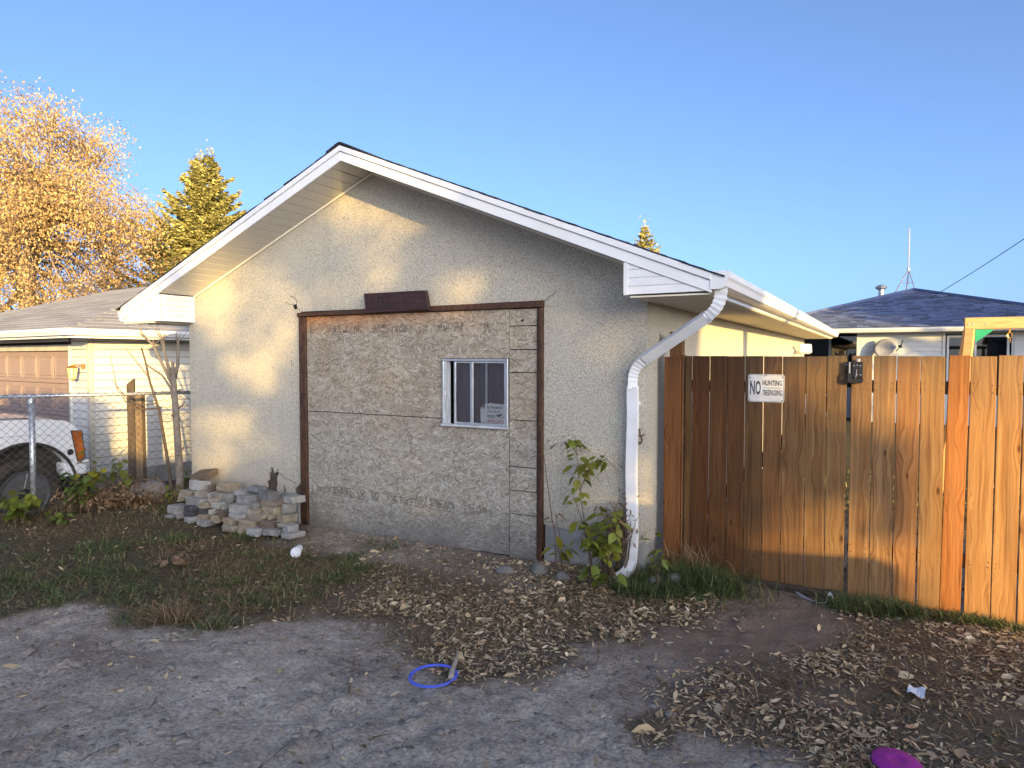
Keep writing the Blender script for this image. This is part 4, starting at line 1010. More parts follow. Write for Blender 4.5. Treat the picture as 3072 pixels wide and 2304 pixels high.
# ------------------------------------------------------------------ blue-roofed house behind the fence
def build_house():
    ye = 20.7
    t = Thing('bungalow', 'white sided bungalow with a blue grey hip roof beyond the plank fence', 'house', (.8, 21.2, 0))
    x0, x1, y1 = -3.74, 5.35, 33.0
    cx = (x0 + x1) / 2; hw = (x1 - x0) / 2; zt = 2.56; zr = zt + hw * .298
    rf = t.part('roof', MB().add([(x0, ye, zt), (x1, ye, zt), (x1, y1, zt), (x0, y1, zt), (cx, ye + hw, zr), (cx, y1, zr), (x0, ye, zt - .03), (x1, ye, zt - .03), (x1, y1, zt - .03), (x0, y1, zt - .03)],
            [(0, 1, 4), (1, 2, 5, 4), (2, 3, 5), (3, 0, 4, 5), (6, 7, 1, 0), (7, 8, 2, 1), (8, 9, 3, 2), (9, 6, 0, 3), (9, 8, 7, 6)]), 'roof_blue')
    nR = 34; V = []; F = []; rr = random.Random(2)
    for k in range(nR):
        a, b = k / nR, (k + 1.1) / nR
        xa0, xa1 = x0 + hw * a, x1 - hw * a
        x = xa0 + rr.uniform(0, .2)
        while x < xa1 - .04:
            w = rr.choice([.16, .22, .30, .36]); xe = min(x + w, xa1)
            y0_, y1_ = ye + hw * a, ye + hw * min(1, b); z0_, z1_ = zt + (zr - zt) * a, zt + (zr - zt) * min(1, b)
            th = rr.choice([.012, .022]); q = len(V)
            V += [(x, y0_, z0_ + .002), (xe - .006, y0_, z0_ + .002), (xe - .006, y1_, z1_ + .004), (x, y1_, z1_ + .004), (x, y0_, z0_ + th), (xe - .006, y0_, z0_ + th)]
            F += [(q + 4, q + 5, q + 2, q + 3), (q, q + 1, q + 5, q + 4)]
            x = xe
    t.part('shingles', mesh_np('shingles', np.array(V) - np.array(t.off), np.array(F)), 'roof_blue', rf, kind='stuff')
    t.part('ridge_cap', MB().tube([(x0, ye, zt + .02), (cx, ye + hw, zr + .02)], .06, 4).mesh('ridge_cap', t.off), 'roof_blue', rf)
    t.part('ridge_cap', MB().tube([(x1, ye, zt + .02), (cx, ye + hw, zr + .02)], .06, 4).mesh('ridge_cap', t.off), 'roof_blue', rf)
    t.part('gutter', MB().prism([(ye, zt - .12), (ye - .09, zt - .11), (ye - .12, zt - .05), (ye - .12, zt), (ye, zt)], 'x', x0 - .05, x1 + .05), 'siding_white')
    t.part('soffit', MB().box(x0, x1, ye + .01, 21.25, zt - .12, zt - .06), 'siding_white')
    yw = 21.2
    xw = -.64
    # front wall in planks round the windows
    wins = [(1.46, 2.72, .95, 2.31)]
    t.part('wall', MB().box(xw, 1.40, yw, yw + .12, 0, zt - .1).mesh('wall', t.off), 'siding_white')
    t.part('wall', MB().box(2.85, 5.0, yw, yw + .12, 0, zt - .1).mesh('wall', t.off), 'siding_white')
    t.part('wall', MB().box(1.40, 2.85, yw, yw + .12, 0, .95).mesh('wall', t.off), 'siding_white')
    t.part('wall', MB().box(1.40, 2.85, yw, yw + .12, 2.40, zt - .1).mesh('wall', t.off), 'siding_white')
    t.part('wall', MB().box(-3.3, 4.98, 23.6, 23.75, 0, zt - .1).mesh('wall', t.off), 'siding_white')
    t.part('wall', MB().box(xw, xw + .1, yw + .13, 23.59, 0, zt - .1).mesh('wall', t.off), 'siding_white')
    t.part('wall', MB().box(4.9, 5.0, yw + .13, 32.9, 0, zt - .1).mesh('wall', t.off), 'siding_white')
    t.part('wall', MB().box(-3.3, -3.2, 22.4, 32.9, 0, zt - .1).mesh('wall', t.off), 'siding_white')
    for i in range(18):
        z0 = .15 + i * .128
        for a, b in ((xw + .09, 1.36), (2.9, 5.0)):
            t.part('siding_plank', plank_wedge(MB(), a, b, yw - .001, z0, z0 + .132, th=.02), 'siding_white')
    t.part('corner_trim', MB().box(xw - .01, xw + .085, yw - .025, yw - .002, 0, zt - .12), 'siding_white')
    t.part('corner_trim', MB().box(1.362, 1.43, yw - .025, yw - .002, 0, zt - .12), 'siding_white')
    # windows
    for a, b in ((1.46, 2.0), (2.06, 2.80)):
        w = t.part('window', MB().box(a, a + .05, yw - .03, yw + .05, .98, 2.36).box(b - .05, b, yw - .03, yw + .05, .98, 2.36).box(a + .05, b - .05, yw - .03, yw + .05, 2.30, 2.36).box(a + .05, b - .05, yw - .03, yw + .05, .98, 1.04), 'siding_white')
        t.part('pane', MB().box(a + .05, b - .05, yw + .0, yw + .01, 1.04, 2.30), 'glass_dark', w)
        t.part('dark_room_sheet', MB().box(a + .03, b - .03, yw + .125, yw + .14, .98, 2.36), 'dark_void', w)  # black sheet stands in for the unlit interior
    # glazed porch set back beside the wall
    p = t.part('porch_window', MB().box(-3.2, xw - .01, 22.30, 22.38, 0, .9), 'siding_white')
    for x in (-2.5, -1.40): t.part('mullion', MB().box(x - .03, x + .03, 22.29, 22.40, .9, 2.45), 'siding_white', p)
    for a, b in ((-3.2, -2.53), (-2.47, -1.43), (-1.37, xw - .01)): t.part('pane', MB().box(a, b, 22.33, 22.345, .9, 2.45), 'glass_dark', p)
    t.part('dark_room_sheet', MB().box(-3.2, xw - .01, 23.3, 23.35, 0, 2.45), 'dark_void', p)  # black sheet in place of the porch's dark inside
    # flue
    f = Thing('flue_pipe', 'galvanised flue pipe with a cowl on the blue roof', 'flue', (-.1, 25.5, 3.7))
    f.part('pipe', MB().lathe([(.085, 0), (.085, .30)], (-.1, 25.5, 3.72), k=12), 'steel')
    f.part('cowl', MB().lathe([(.10, .28), (.16, .31), (.175, .36), (.14, .41), (.07, .44), (0, .45)], (-.1, 25.5, 3.72), k=8), 'steel')
    # antenna mast
    a = Thing('antenna_mast', 'bare antenna mast on a tripod at the peak of the blue roof', 'antenna', (.65, 25.5, 3.8))
    a.part('mast', MB().tube([(.66, 25.5, 4.15), (.665, 25.5, 5.2), (.66, 25.5, 5.92)], .022, 6), 'steel')
    foot = [(.30, 25.3, 3.88), (.88, 25.3, 3.84), (.62, 26.0, 3.86)]
    for q in foot: a.part('leg', MB().tube([(.665, 25.5, 4.62), q], .020, 5), 'steel')
    a.part('collar', MB().lathe([(.04, 0), (.04, .07)], (.665, 25.5, 4.58), k=8), 'steel')
    a.part('cross_bar', MB().tube([(.455, 25.39, 4.18), (.78, 25.39, 4.18)], .013, 5), 'steel')
    # dish
    d = Thing('satellite_dish', 'grey satellite dish with a black feed arm on the bungalow wall', 'satellite dish', (.05, 20.95, 2.0))
    n_ = Vector((-.28, -1, .32)).normalized()
    d.part('reflector', MB().lathe([(.0, .0), (.10, .008), (.2, .035), (.275, .07), (.275, .076), (.2, .045), (.10, .02), (0, .012)], Vector((.05, 20.92, 2.0)), n_, 20), 'dish_grey', smooth=True)
    c = Vector((.05, 20.92, 2.0))
    d.part('feed_arm', MB().tube([c + Vector((.25, -.06, -.05)), c + Vector((.35, -.18, .08)), c + Vector((.40, -.22, .24))], .014, 5), 'black_plastic')
    d.part('feed_horn', MB().obox(c + Vector((.34, -.18, .07)), (.08, .10, .05), (R(30), 0, R(20))), 'black_plastic', bevel=.01)
    d.part('wall_mount', MB().tube([c + Vector((0, .02, -.02)), c + Vector((0, .27, -.05))], .022, 6), 'steel')
    k = MB(); text_mb('Allies', -.03, .14, 2.03, 2.08, 20.80, k)
build_house()

def build_swing():
    t = Thing('swing_frame', 'golden timber swing set frame rising above the plank fence', 'swing set', (.85, 9.5, 0))
    y = 9.5
    t.part('beam', MB().box(.822, 3.6, y - .045, y + .045, 2.105, 2.238), 'swing_wood', bevel=.006)
    t.part('leg', MB().beam((.66, y - .95, 0), (.875, y - .055, 2.10), .09, .09), 'swing_wood', bevel=.005)
    t.part('leg', MB().beam((.66, y + .95, 0), (.875, y + .055, 2.10), .09, .09), 'swing_wood', bevel=.005)
    t.part('leg', MB().beam((3.6, y - .95, 0), (3.5, y - .055, 2.10), .09, .09), 'swing_wood', bevel=.005)
    t.part('leg', MB().beam((3.6, y + .95, 0), (3.5, y + .055, 2.10), .09, .09), 'swing_wood', bevel=.005)
    t.part('brace', MB().prism([(.925, 2.10), (1.10, 2.10), (1.085, 2.08), (.945, 1.965), (.925, 1.955)], 'y', y - .06, y - .035), 'green_plastic')
    for x in (.862, .905, 1.03): t.part('bolt', MB().lathe([(.013, 0), (.010, .006)], (x, y - .0455, 2.16), (0, -1, 0), 8), 'steel')
    h = MB().tube([(1.255, y, 2.105), (1.255, y, 2.06)], .010, 6)
    h.tube([(1.255 + .022 * math.sin(a), y, 2.03 + .03 * math.cos(a)) for a in np.linspace(0, 6.28, 10)], .007, 5).tube([(1.255, y, 2.0), (1.262, y, 1.95)], .009, 5)
    t.part('swing_hanger', h, 'brass')
build_swing()

def build_cable():
    a, b = Vector((1.15, 23.4, 3.50)), Vector((7.2, 2.5, 8.3))
    P = [a.lerp(b, k / 24) - Vector((0, 0, .45 * 4 * (k / 24) * (1 - k / 24))) for k in range(25)]
    single('overhead_cable', 'thin dark service cable slanting up from the blue roof', 'cable', MB().tube(P, .009, 5), 'cable', base=tuple(a))
    single('utility_pole', 'tall timber utility pole out beyond the end of the plank fence', 'utility pole', MB().tube([(7.2, 2.5, -.3), (7.2, 2.5, 4), (7.2, 2.5, 8.8)], [.15, .13, .10], 10), 'post_wood')
build_cable()

# ------------------------------------------------------------------ chain link fence and what stands by it
def build_chainlink():
    t = Thing('chain_link_fence', 'galvanised chain link fence between the grass and the white pickup', 'fence', (FB[0], FB[1], 0.0))
    L = float(np.linalg.norm(FA - FB)); ux = (FA - FB) / L; ang = math.atan2(ux[1], ux[0])
    at = lambda s, z, off=0.0: (FB[0] + ux[0] * s - ux[1] * off, FB[1] + ux[1] * s + ux[0] * off, z)
    w = .0425; zb, ztop = .10, 1.385; nseg = int((ztop - zb) / w)
    pts = [((w * .5) * (1 if i % 2 else -1), .0028 * (1 if i % 2 else -1), zb + i * w) for i in range(nseg + 1)]
    pts = pts + [(pts[-1][0] * .6, 0, pts[-1][2] + .012)]
    def wire_mesh(flip):
        mb = MB(); V = []
        P = [(x * flip, y * flip, z) for x, y, z in pts]
        return mb.tube(P, .0026, 4, False).mesh('wire')
    ms = {1: wire_mesh(1), -1: wire_mesh(-1)}
    n = int(L / w)
    for k in range(n):
        o = put('wire', ms[1 if k % 2 else -1], 'wire_steel', t.o)
        p = at((k + .5) * w, 0, -.035); o.location = (p[0] - t.off[0], p[1] - t.off[1], 0); o.rotation_euler = (0, 0, ang)
    t.part('top_rail', MB().tube([at(-.05, 1.352), at(L * .5, 1.349), at(L + .10, 1.352)], .021, 10), 'steel', smooth=True)
    p0 = at(.45, 0)
    t.part('post', MB().tube([at(.61, -.1), at(.61, 1.31)], .030, 12), 'steel', smooth=True)
    t.part('post_cap', MB().lathe([(.036, 0), (.036, .05), (.028, .06)], at(.61, 1.275), k=12), 'steel')
    t.part('post', MB().tube([at(-.06, -.3), at(-.06, 1.42)], .036, 12), 'steel', smooth=True)
    t.part('post', MB().tube([at(L + .02, -.1), at(L + .02, 1.33)], .026, 10), 'steel', smooth=True)
    for s in (.12, .75, 1.10, 1.6, 1.9):
        t.part('tie', MB().tube([at(s - .006, 1.325, -.03), at(s, 1.378, -.01), at(s + .012, 1.36, .026), at(s + .03, 1.318, -.03)], .003, 5), 'wire_steel')
    t.part('tension_wire', MB().tube([at(0, .14, -.037), at(L, .14, -.037)], .003, 5), 'wire_steel')
build_chainlink()

def build_old_post():
    t = Thing('old_gate_post', 'weathered timber post with a dark slant-topped board behind the chain link fence', 'post', (-8.57, 5.45, -.1))
    t.part('board', MB().beam((-8.665, 5.39, -.15), (-8.665, 5.39, .3), .02, .11).mesh('x'), 'grey_wood') if False else None
    d = Vector((.889, .458, 0)); o = Vector((-8.665, 5.38, 0)); nn = Vector((-.458, .889, 0))
    V = []
    for k in (0, .03):
        for s, z in ((0, -.2), (.10, -.2), (.10, 1.505), (0, 1.43)): V.append(o + d * s + nn * k + Vector((0, 0, z)))
    t.part('board', MB().add(V, [(0, 1, 2, 3), (7, 6, 5, 4), (0, 4, 5, 1), (1, 5, 6, 2), (2, 6, 7, 3), (3, 7, 4, 0)]), 'grey_wood', label='dark board with a slanting top')
    V = []
    for k in (0, .09):
        for s, z in ((.104, -.2), (.195, -.2), (.195, 1.285), (.104, 1.285)): V.append(o + d * s + nn * k + Vector((0, 0, z)))
    t.part('post', MB().add(V, [(0, 1, 2, 3), (7, 6, 5, 4), (0, 4, 5, 1), (1, 5, 6, 2), (2, 6, 7, 3), (3, 7, 4, 0)]), 'post_wood', bevel=.004)
    t.part('strap', MB().beam(o + d * -.004 - nn * .003 + Vector((0, 0, 1.12)), o + d * .2 - nn * .003 + Vector((0, 0, 1.125)), .004, .025), 'rust')
build_old_post()

# ------------------------------------------------------------------ white pickup nosed up to the neighbour's garage
def build_truck():
    gx, g0 = -8.88, -0.28                                   # near side plane, ground under the wheels
    t = Thing('pickup_truck', 'white pickup with dark steel wheels parked behind the chain link fence', 'pickup truck', (-9.86, 2.4, g0))
    xw = gx - 1.96
    yc, zc, ar = 4.27, .13, .57
    arch = lambda y0: [(y0 + ar * math.cos(a), zc + .06 + ar * math.sin(a)) for a in np.linspace(-.12, math.pi + .12, 15)]
    # front clip: fender side profile with wheel arch, crowned hood
    prof = [(4.93, .44), (4.93, .62), (4.90, .82), (4.84, .93), (4.72, 1.00), (4.4, 1.035), (3.9, 1.06), (3.42, 1.085), (3.42, .12)] + arch(yc)[::-1][:] + [(4.80, .22), (4.88, .30)]
    body = MB()
    n = len(prof)
    secs = [(gx - .035, .0), (gx - .006, .0), (gx, -.012)]
    # side skin as prism, hood as crowned loft
    f = t.part('fender', MB().prism(prof, 'x', gx - .16, gx), 'truck_paint', bevel=.035, seg=3)
    f2 = t.part('fender', MB().prism(prof, 'x', xw, xw + .16), 'truck_paint', bevel=.035, seg=3)
    H = []
    ys = [4.90, 4.84, 4.70, 4.4, 3.9, 3.42]; zs = [.84, .93, 1.00, 1.04, 1.065, 1.09]
    xs = np.linspace(gx - .12, xw + .12, 11)
    V = [(x, y, z - .012 + .055 * (1 - ((x - (gx + xw) / 2) / .86) ** 2)) for y, z in zip(ys, zs) for x in xs]
    m_ = len(xs)
    F = [(i * m_ + j, i * m_ + j + 1, (i + 1) * m_ + j + 1, (i + 1) * m_ + j) for i in range(len(ys) - 1) for j in range(m_ - 1)]
    V2 = [(x, y, z - .03) for x, y, z in V]; q = len(V)
    F2 = [tuple(q + a for a in f_[::-1]) for f_ in F]
    rim = list(range(m_)) + [i * m_ + m_ - 1 for i in range(1, len(ys))] + [(len(ys) - 1) * m_ + j for j in range(m_ - 2, -1, -1)] + [i * m_ for i in range(len(ys) - 2, 0, -1)]
    F3 = [(rim[k], rim[(k + 1) % len(rim)], q + rim[(k + 1) % len(rim)], q + rim[k]) for k in range(len(rim))]
    t.part('hood', MB().add(V + V2, F + F2 + F3), 'truck_paint', smooth=True)
    for x in (gx - .128, xw + .128): t.part('panel_gap', MB().tube([(x, 4.84, .925), (x, 4.4, 1.045), (x, 3.9, 1.07), (x, 3.45, 1.095)], .006, 5), 'black_plastic')
    t.part('body_crease', MB().tube([(gx - .004, 4.82, .80), (gx + .002, 4.4, .86), (gx + .002, 3.6, .88)], .009, 6), 'truck_paint')
    t.part('wheel_well', MB().box(xw + .17, gx - .17, 3.6, 4.85, .25, .80).box(gx - .16, gx - .07, 3.62, 3.68, .2, .78), 'rubber')
    # flares, marker lights, grille, bumper
    for x, s in ((gx, 1), (xw, -1)):
        a = [Vector((x + s * .004, y, z)) for y, z in [(yc + (ar + .0) * math.cos(q_), zc + .06 + (ar + .0) * math.sin(q_)) for q_ in np.linspace(.05, math.pi - .05, 18)]]
        t.part('arch_lip', MB().tube(a, .020, 6), 'rubber')
        t.part('marker_light', MB().prism([(4.795, .86), (4.915, .85), (4.945, .52), (4.90, .47), (4.865, .48)], 'x', x - s * .012, x + s * .008), 'amber', bevel=.006)
        t.part('light_bezel', MB().tube([(x + s * .006, y, z) for y, z in [(4.79, .865), (4.92, .855), (4.95, .52), (4.90, .462), (4.86, .475), (4.79, .865)]], .007, 5), 'black_plastic')
        t.part('headlight', MB().box(min(x - s * .40, x - s * .05), max(x - s * .40, x - s * .05), 4.90, 4.945, .52, .82), 'glass', bevel=.01)
    t.part('grille', MB().box(xw + .45, gx - .45, 4.88, 4.935, .50, .82), 'black_plastic')
    for z in (.56, .63, .70, .77): t.part('grille_bar', MB().box(xw + .44, gx - .44, 4.935, 4.95, z - .012, z + .012), 'chrome')
    bp = [(gx + .008, 4.70), (gx + .012, 4.96), (gx - .05, 5.05), (gx - .3, 5.09), (xw + .3, 5.09), (xw + .05, 5.05), (xw - .012, 4.96), (xw - .008, 4.70)]
    t.part('bumper', MB().prism(bp + [(xw + .2, 4.70), (xw + .2, 4.9), (gx - .2, 4.9), (gx - .2, 4.70)], 'z', .30, .47), 'truck_paint', bevel=.02, seg=2)
    bq = [(gx - .0, 4.72), (gx - .0, 4.95), (gx - .06, 5.03), (gx - .3, 5.07), (xw + .3, 5.07), (xw + .06, 5.03), (xw, 4.95), (xw, 4.72)]
    t.part('valance', MB().prism(bq + [(xw + .2, 4.72), (xw + .2, 4.9), (gx - .2, 4.9), (gx - .2, 4.72)], 'z', .06, .298), 'black_plastic')
    t.part('dark_badge', MB().lathe([(.040, 0), (.038, .004)], (gx + .001, 4.78, .60), (1, 0, 0), 12), 'black_plastic')
    # cab and bed
    t.part('cab', MB().prism([(3.42, .12), (3.42, 1.09), (3.30, 1.10), (2.62, 1.66), (1.25, 1.66), (1.05, 1.12), (1.05, .12)], 'x', xw + .01, gx - .01), 'truck_paint', bevel=.05, seg=2)
    for x, s in ((gx - .008, 1), (xw + .008, -1)):
        d = t.part('door', MB().prism([(3.30, .16), (3.30, 1.06), (2.25, 1.06), (2.25, .16)], 'x', min(x, x + s * .012), max(x, x + s * .012)), 'truck_paint', bevel=.006)
        t.part('handle', MB().box(min(x, x + s * .03), max(x, x + s * .03), 2.32, 2.48, .90, .94), 'black_plastic', d, bevel=.006)
        t.part('side_window', MB().prism([(3.10, 1.14), (2.60, 1.56), (1.45, 1.56), (1.30, 1.14)], 'x', min(x, x + s * .006), max(x, x + s * .006)), 'glass_dark')
        mb = MB().obox((x + s * .14, 3.08, 1.16), (.20, .10, .14)); t.part('mirror', mb, 'black_plastic', bevel=.02)
    wv = [(gx - .12, 3.31, 1.115), (xw + .12, 3.31, 1.115), (xw + .2, 2.66, 1.655), (gx - .2, 2.66, 1.655)]
    t.part('windshield', MB().add(wv + [(x, y + .008, z + .012) for x, y, z in wv], [(0, 1, 2, 3), (7, 6, 5, 4), (0, 4, 5, 1), (1, 5, 6, 2), (2, 6, 7, 3), (3, 7, 4, 0)]), 'glass_dark')
    yr = .55
    bed = [(1.03, .12), (1.03, 1.06), (-.75, 1.04), (-.75, .22)] + [(yr + ar * math.cos(a), zc + .06 + ar * math.sin(a)) for a in np.linspace(math.pi + .12, -.12, 15)]
    for xa, xb in ((gx - .14, gx), (xw, xw + .14)): t.part('bed_side', MB().prism(bed, 'x', xa, xb), 'truck_paint', bevel=.03, seg=2)
    t.part('bed_floor', MB().box(xw + .141, gx - .141, -.70, 1.02, .50, .56), 'rubber')
    t.part('tailgate', MB().box(xw + .145, gx - .145, -.76, -.70, .40, 1.04), 'truck_paint', bevel=.01)
    t.part('rear_bumper', MB().box(xw + .02, gx - .02, -.95, -.78, .16, .34), 'chrome', bevel=.02)
    # wheels
    for x, s in ((gx - .02, 1), (xw + .02, -1)):
        for yy in (yc, yr):
            w = t.part('wheel', MB().lathe([(.20, -.24), (.405, -.24), (.432, -.20), (.435, -.04), (.405, 0), (.29, .002), (.285, -.03)], (x, yy, zc + .02), (s, 0, 0), 32), 'rubber', smooth=True)
            t.part('rim', MB().lathe([(.285, -.02), (.278, .004), (.262, .0), (.255, -.05), (.0, -.06)], (x, yy, zc + .02), (s, 0, 0), 32), 'alloy', w)
            for k in range(6):
                a = k * math.pi / 3 + .3; c = Vector((x + s * -.035, yy, zc + .02))
                r1 = Vector((0, math.cos(a), math.sin(a)))
                t.part('spoke', MB().beam(c + r1 * .06, c + r1 * .262, .055, .035, (s, 0, 0)), 'alloy', w, bevel=.01)
            t.part('hub_cap', MB().lathe([(.075, -.05), (.07, -.01), (.03, .0), (0, .002)], (x, yy, zc + .02), (s, 0, 0), 14), 'black_plastic', w)
build_truck()

# ------------------------------------------------------------------ loose pavers heaped by the wall
def build_pavers():
    F_ = 1469.6; p = math.atan(57.5 / F_); yw = R(28.6)
    fwd = Vector((-math.sin(yw) * math.cos(p), math.cos(yw) * math.cos(p), -math.sin(p))); rt = Vector((math.cos(yw), math.sin(yw), 0)); up = rt.cross(fwd)
    # (x, z, width, height) of each front face along the heap, from a measured sketch; the heap leans back to the wall
    sk = [(140, 730, 330, 855, 'g'), (326, 725, 412, 850, 'g'), (180, 615, 412, 722, 'g'), (415, 612, 597, 690, 'k'), (415, 690, 590, 764, 'k'), (405, 764, 580, 866, 'p'), (412, 508, 735, 612, 'g'), (345, 487, 412, 560, 't'),
          (340, 410, 545, 500, 't'), (548, 424, 720, 502, 't'), (718, 432, 808, 515, 'p'), (740, 512, 910, 565, 't'), (455, 282, 715, 415, 'p'), (490, 150, 780, 270, 'b'), (825, 312, 1110, 436, 'w'), (808, 442, 980, 525, 't'),
          (608, 567, 760, 655, 't'), (762, 565, 950, 655, 'p'), (603, 657, 748, 733, 'k'), (750, 657, 830, 733, 'p'), (832, 672, 1000, 780, 'b'), (592, 730, 770, 805, 'w'), (770, 738, 920, 840, 'w'), (590, 805, 770, 885, 'g'),
          (915, 447, 1095, 570, 'g'), (1097, 470, 1378, 595, 'g'), (1080, 412, 1250, 470, 'p'), (1270, 362, 1470, 440, 'd'), (1380, 422, 1648, 552, 'd'), (908, 587, 1000, 690, 'g'), (1002, 597, 1310, 722, 'g'), (1312, 582, 1430, 662, 'g'),
          (1005, 722, 1245, 800, 'p'), (1250, 664, 1430, 757, 't'), (1425, 556, 1712, 630, 'w'), (1436, 634, 1715, 730, 't'), (920, 780, 1118, 886, 'w'), (1120, 802, 1398, 928, 'w'), (1262, 730, 1535, 800, 't'), (1400, 806, 1660, 936, 'b'),
          (910, 886, 1135, 962, 't'), (1138, 900, 1235, 992, 't'), (1237, 920, 1465, 1020, 'p'), (1537, 735, 1625, 802, 't'), (1640, 735, 1835, 850, 't'), (1664, 852, 1822, 900, 't'), (1467, 937, 1700, 1004, 'g'), (1708, 868, 1890, 992, 'g'),
          (1735, 492, 1945, 582, 'p'), (1705, 585, 1840, 730, 'g'), (1712, 985, 1900, 1050, 'p'), (722, 332, 830, 430, 'b')]
    colr = {'g': (.285, .275, .255), 'k': (.065, .062, .064), 'p': (.39, .375, .345), 't': (.34, .29, .215), 'w': (.29, .235, .17), 'b': (.135, .105, .08), 'd': (.20, .20, .205)}
    rr = random.Random(21)
    word = {'g': 'grey', 'k': 'charcoal', 'p': 'pale', 't': 'tan', 'w': 'warm brown', 'b': 'dark brown', 'd': 'slate grey'}
    ordn = ['first', 'second', 'third', 'fourth', 'fifth', 'sixth', 'seventh', 'eighth', 'ninth', 'tenth', 'eleventh', 'twelfth']
    rows = {}
    for i, q in enumerate(sk):
        rows.setdefault(sum((q[1] + q[3]) / 2 < yy for yy in (900, 800, 715, 625, 540, 440)), []).append(i)
    plabel = {}
    for r_, ids in rows.items():
        for c_, i in enumerate(sorted(ids, key=lambda j: sk[j][0] + sk[j][2])):
            plabel[i] = f'{word[sk[i][4]]} paver, {ordn[c_]} from the left in the {["lowest", "second", "third", "fourth", "fifth", "sixth", "topmost"][r_]} course of the heap'
    for i, (x0, y0, x1, y1, k) in enumerate(sk):
        def W(cx, cy):
            u = (450 + cx / 4.424) / 1.38879; v = (1380 + cy / 4.424) / 1.38879
            r = fwd + rt * ((u - 1106) / F_) - up * ((v - 829.5) / F_)
            tt = (4.62 - .95 * (1.78 - .03) ) ; t_ = (4.62 + .95 * (1.78 - .05)) / (r.y - .95 * r.z)
            return Vector((0, 0, 1.78)) + r * t_
        a, b = W(x0, y1), W(x1, y0); c = W((x0 + x1) / 2, (y0 + y1) / 2)
        w = abs(b.x - a.x) * 1.0; h = abs(b.z - a.z) * .96; dp = rr.uniform(.12, .19)
        if c.y + dp > YW - .02: dp = max(.06, YW - .02 - c.y)
        rz_ = R(rr.uniform(-7, 7)); rx_ = R(rr.uniform(-4, 4)); ry_ = R(rr.uniform(-3, 3))
        if i == 13: rx_, ry_, rz_, h, dp = R(16), R(-7), R(10), .07, .17
        if i in (12, 14): rx_ = R(-8)
        # split-faced block: jittered box, chamfered
        bm = bmesh.new(); bmesh.ops.create_cube(bm, size=1.0)
        bmesh.ops.subdivide_edges(bm, edges=bm.edges[:], cuts=2, use_grid_fill=True)
        for v in bm.verts:
            j = .03
            v.co = Vector((v.co.x * w, v.co.y * dp, v.co.z * h)) + Vector((rr.uniform(-j, j) * .13, rr.uniform(-j, j) * .13, rr.uniform(-j, j) * .08))
        bmesh.ops.bevel(bm, geom=[e for e in bm.edges if e.calc_face_angle(0) > .9], offset=min(.006, h * .10), segments=1, affect='EDGES')
        me = bpy.data.meshes.new('paver'); bm.to_mesh(me); bm.free()
        o = put('paver', me, 'paver')
        o.location = (c.x, c.y + dp / 2, c.z); o.rotation_euler = (rx_, ry_, rz_)
        f = rr.uniform(.86, 1.16); cc = colr[k]; o.color = (cc[0] * f, cc[1] * f, cc[2] * f * rr.uniform(.96, 1.04), 1)
        lb = plabel[i]
        if i == 13: lb = 'dark brown flagstone tilted on top of the paver heap at the garage corner'
        if i == 12: lb = 'pale speckled block directly under the tilted dark flagstone'
        if i == 14: lb = 'tan block standing alone on the heap against the stucco wall'
        if i == 48: lb = 'pale block leaning on the foundation at the right back of the heap'
        if i == 47: lb = 'grey cube shaped block at the right foot of the paver heap'
        if i == 50: lb = 'pale flat stone in the grass just before the grey cube block'
        tag(o, lb, 'paver', 'loose pavers heaped against the garage wall')
build_pavers()

# ------------------------------------------------------------------ vegetation helpers
def leaf_quads(C, size, droop=0.0, aspect=.6, r=None, fold=True):
    """leaf cards at centres C: two triangles pairs folded along the midrib"""
    r = r or rng
    n = len(C); C = np.asarray(C)
    d = r.normal(size=(n, 3)); d[:, 2] -= droop; d /= np.linalg.norm(d, axis=1)[:, None]
    s = np.cross(d, r.normal(size=(n, 3))); s /= np.linalg.norm(s, axis=1)[:, None]
    nn = np.cross(d, s)
    sz = (size * r.uniform(.65, 1.3, n))[:, None]
    a = C - d * sz * .5; b = C + d * sz * .5
    l = C + s * sz * aspect * .5 + nn * sz * .12; q = C - s * sz * aspect * .5 + nn * sz * .12
    V = np.stack([a, l, b, q], 1).reshape(-1, 3)
    i = np.arange(n) * 4
    F = np.concatenate([np.stack([i, i + 1, i + 2], 1), np.stack([i, i + 2, i + 3], 1)])
    return V, F
def merge(parts):
    V = []; F = []; o = 0
    for v, f in parts:
        V.append(v); F.append(f + o); o += len(v)
    return np.concatenate(V), np.concatenate(F)

def branch_path(a, b, sag, n=6, wob=.06):
    a, b = Vector(a), Vector(b); L = (b - a).length
    P = []
    for k in range(n + 1):
        t = k / n
        p = a.lerp(b, t) + Vector((0, 0, sag * 4 * t * (1 - t)))
        if 0 < k < n: p += Vector((random.uniform(-1, 1), random.uniform(-1, 1), random.uniform(-1, 1))) * wob * L * .5
        P.append(p)
    return P

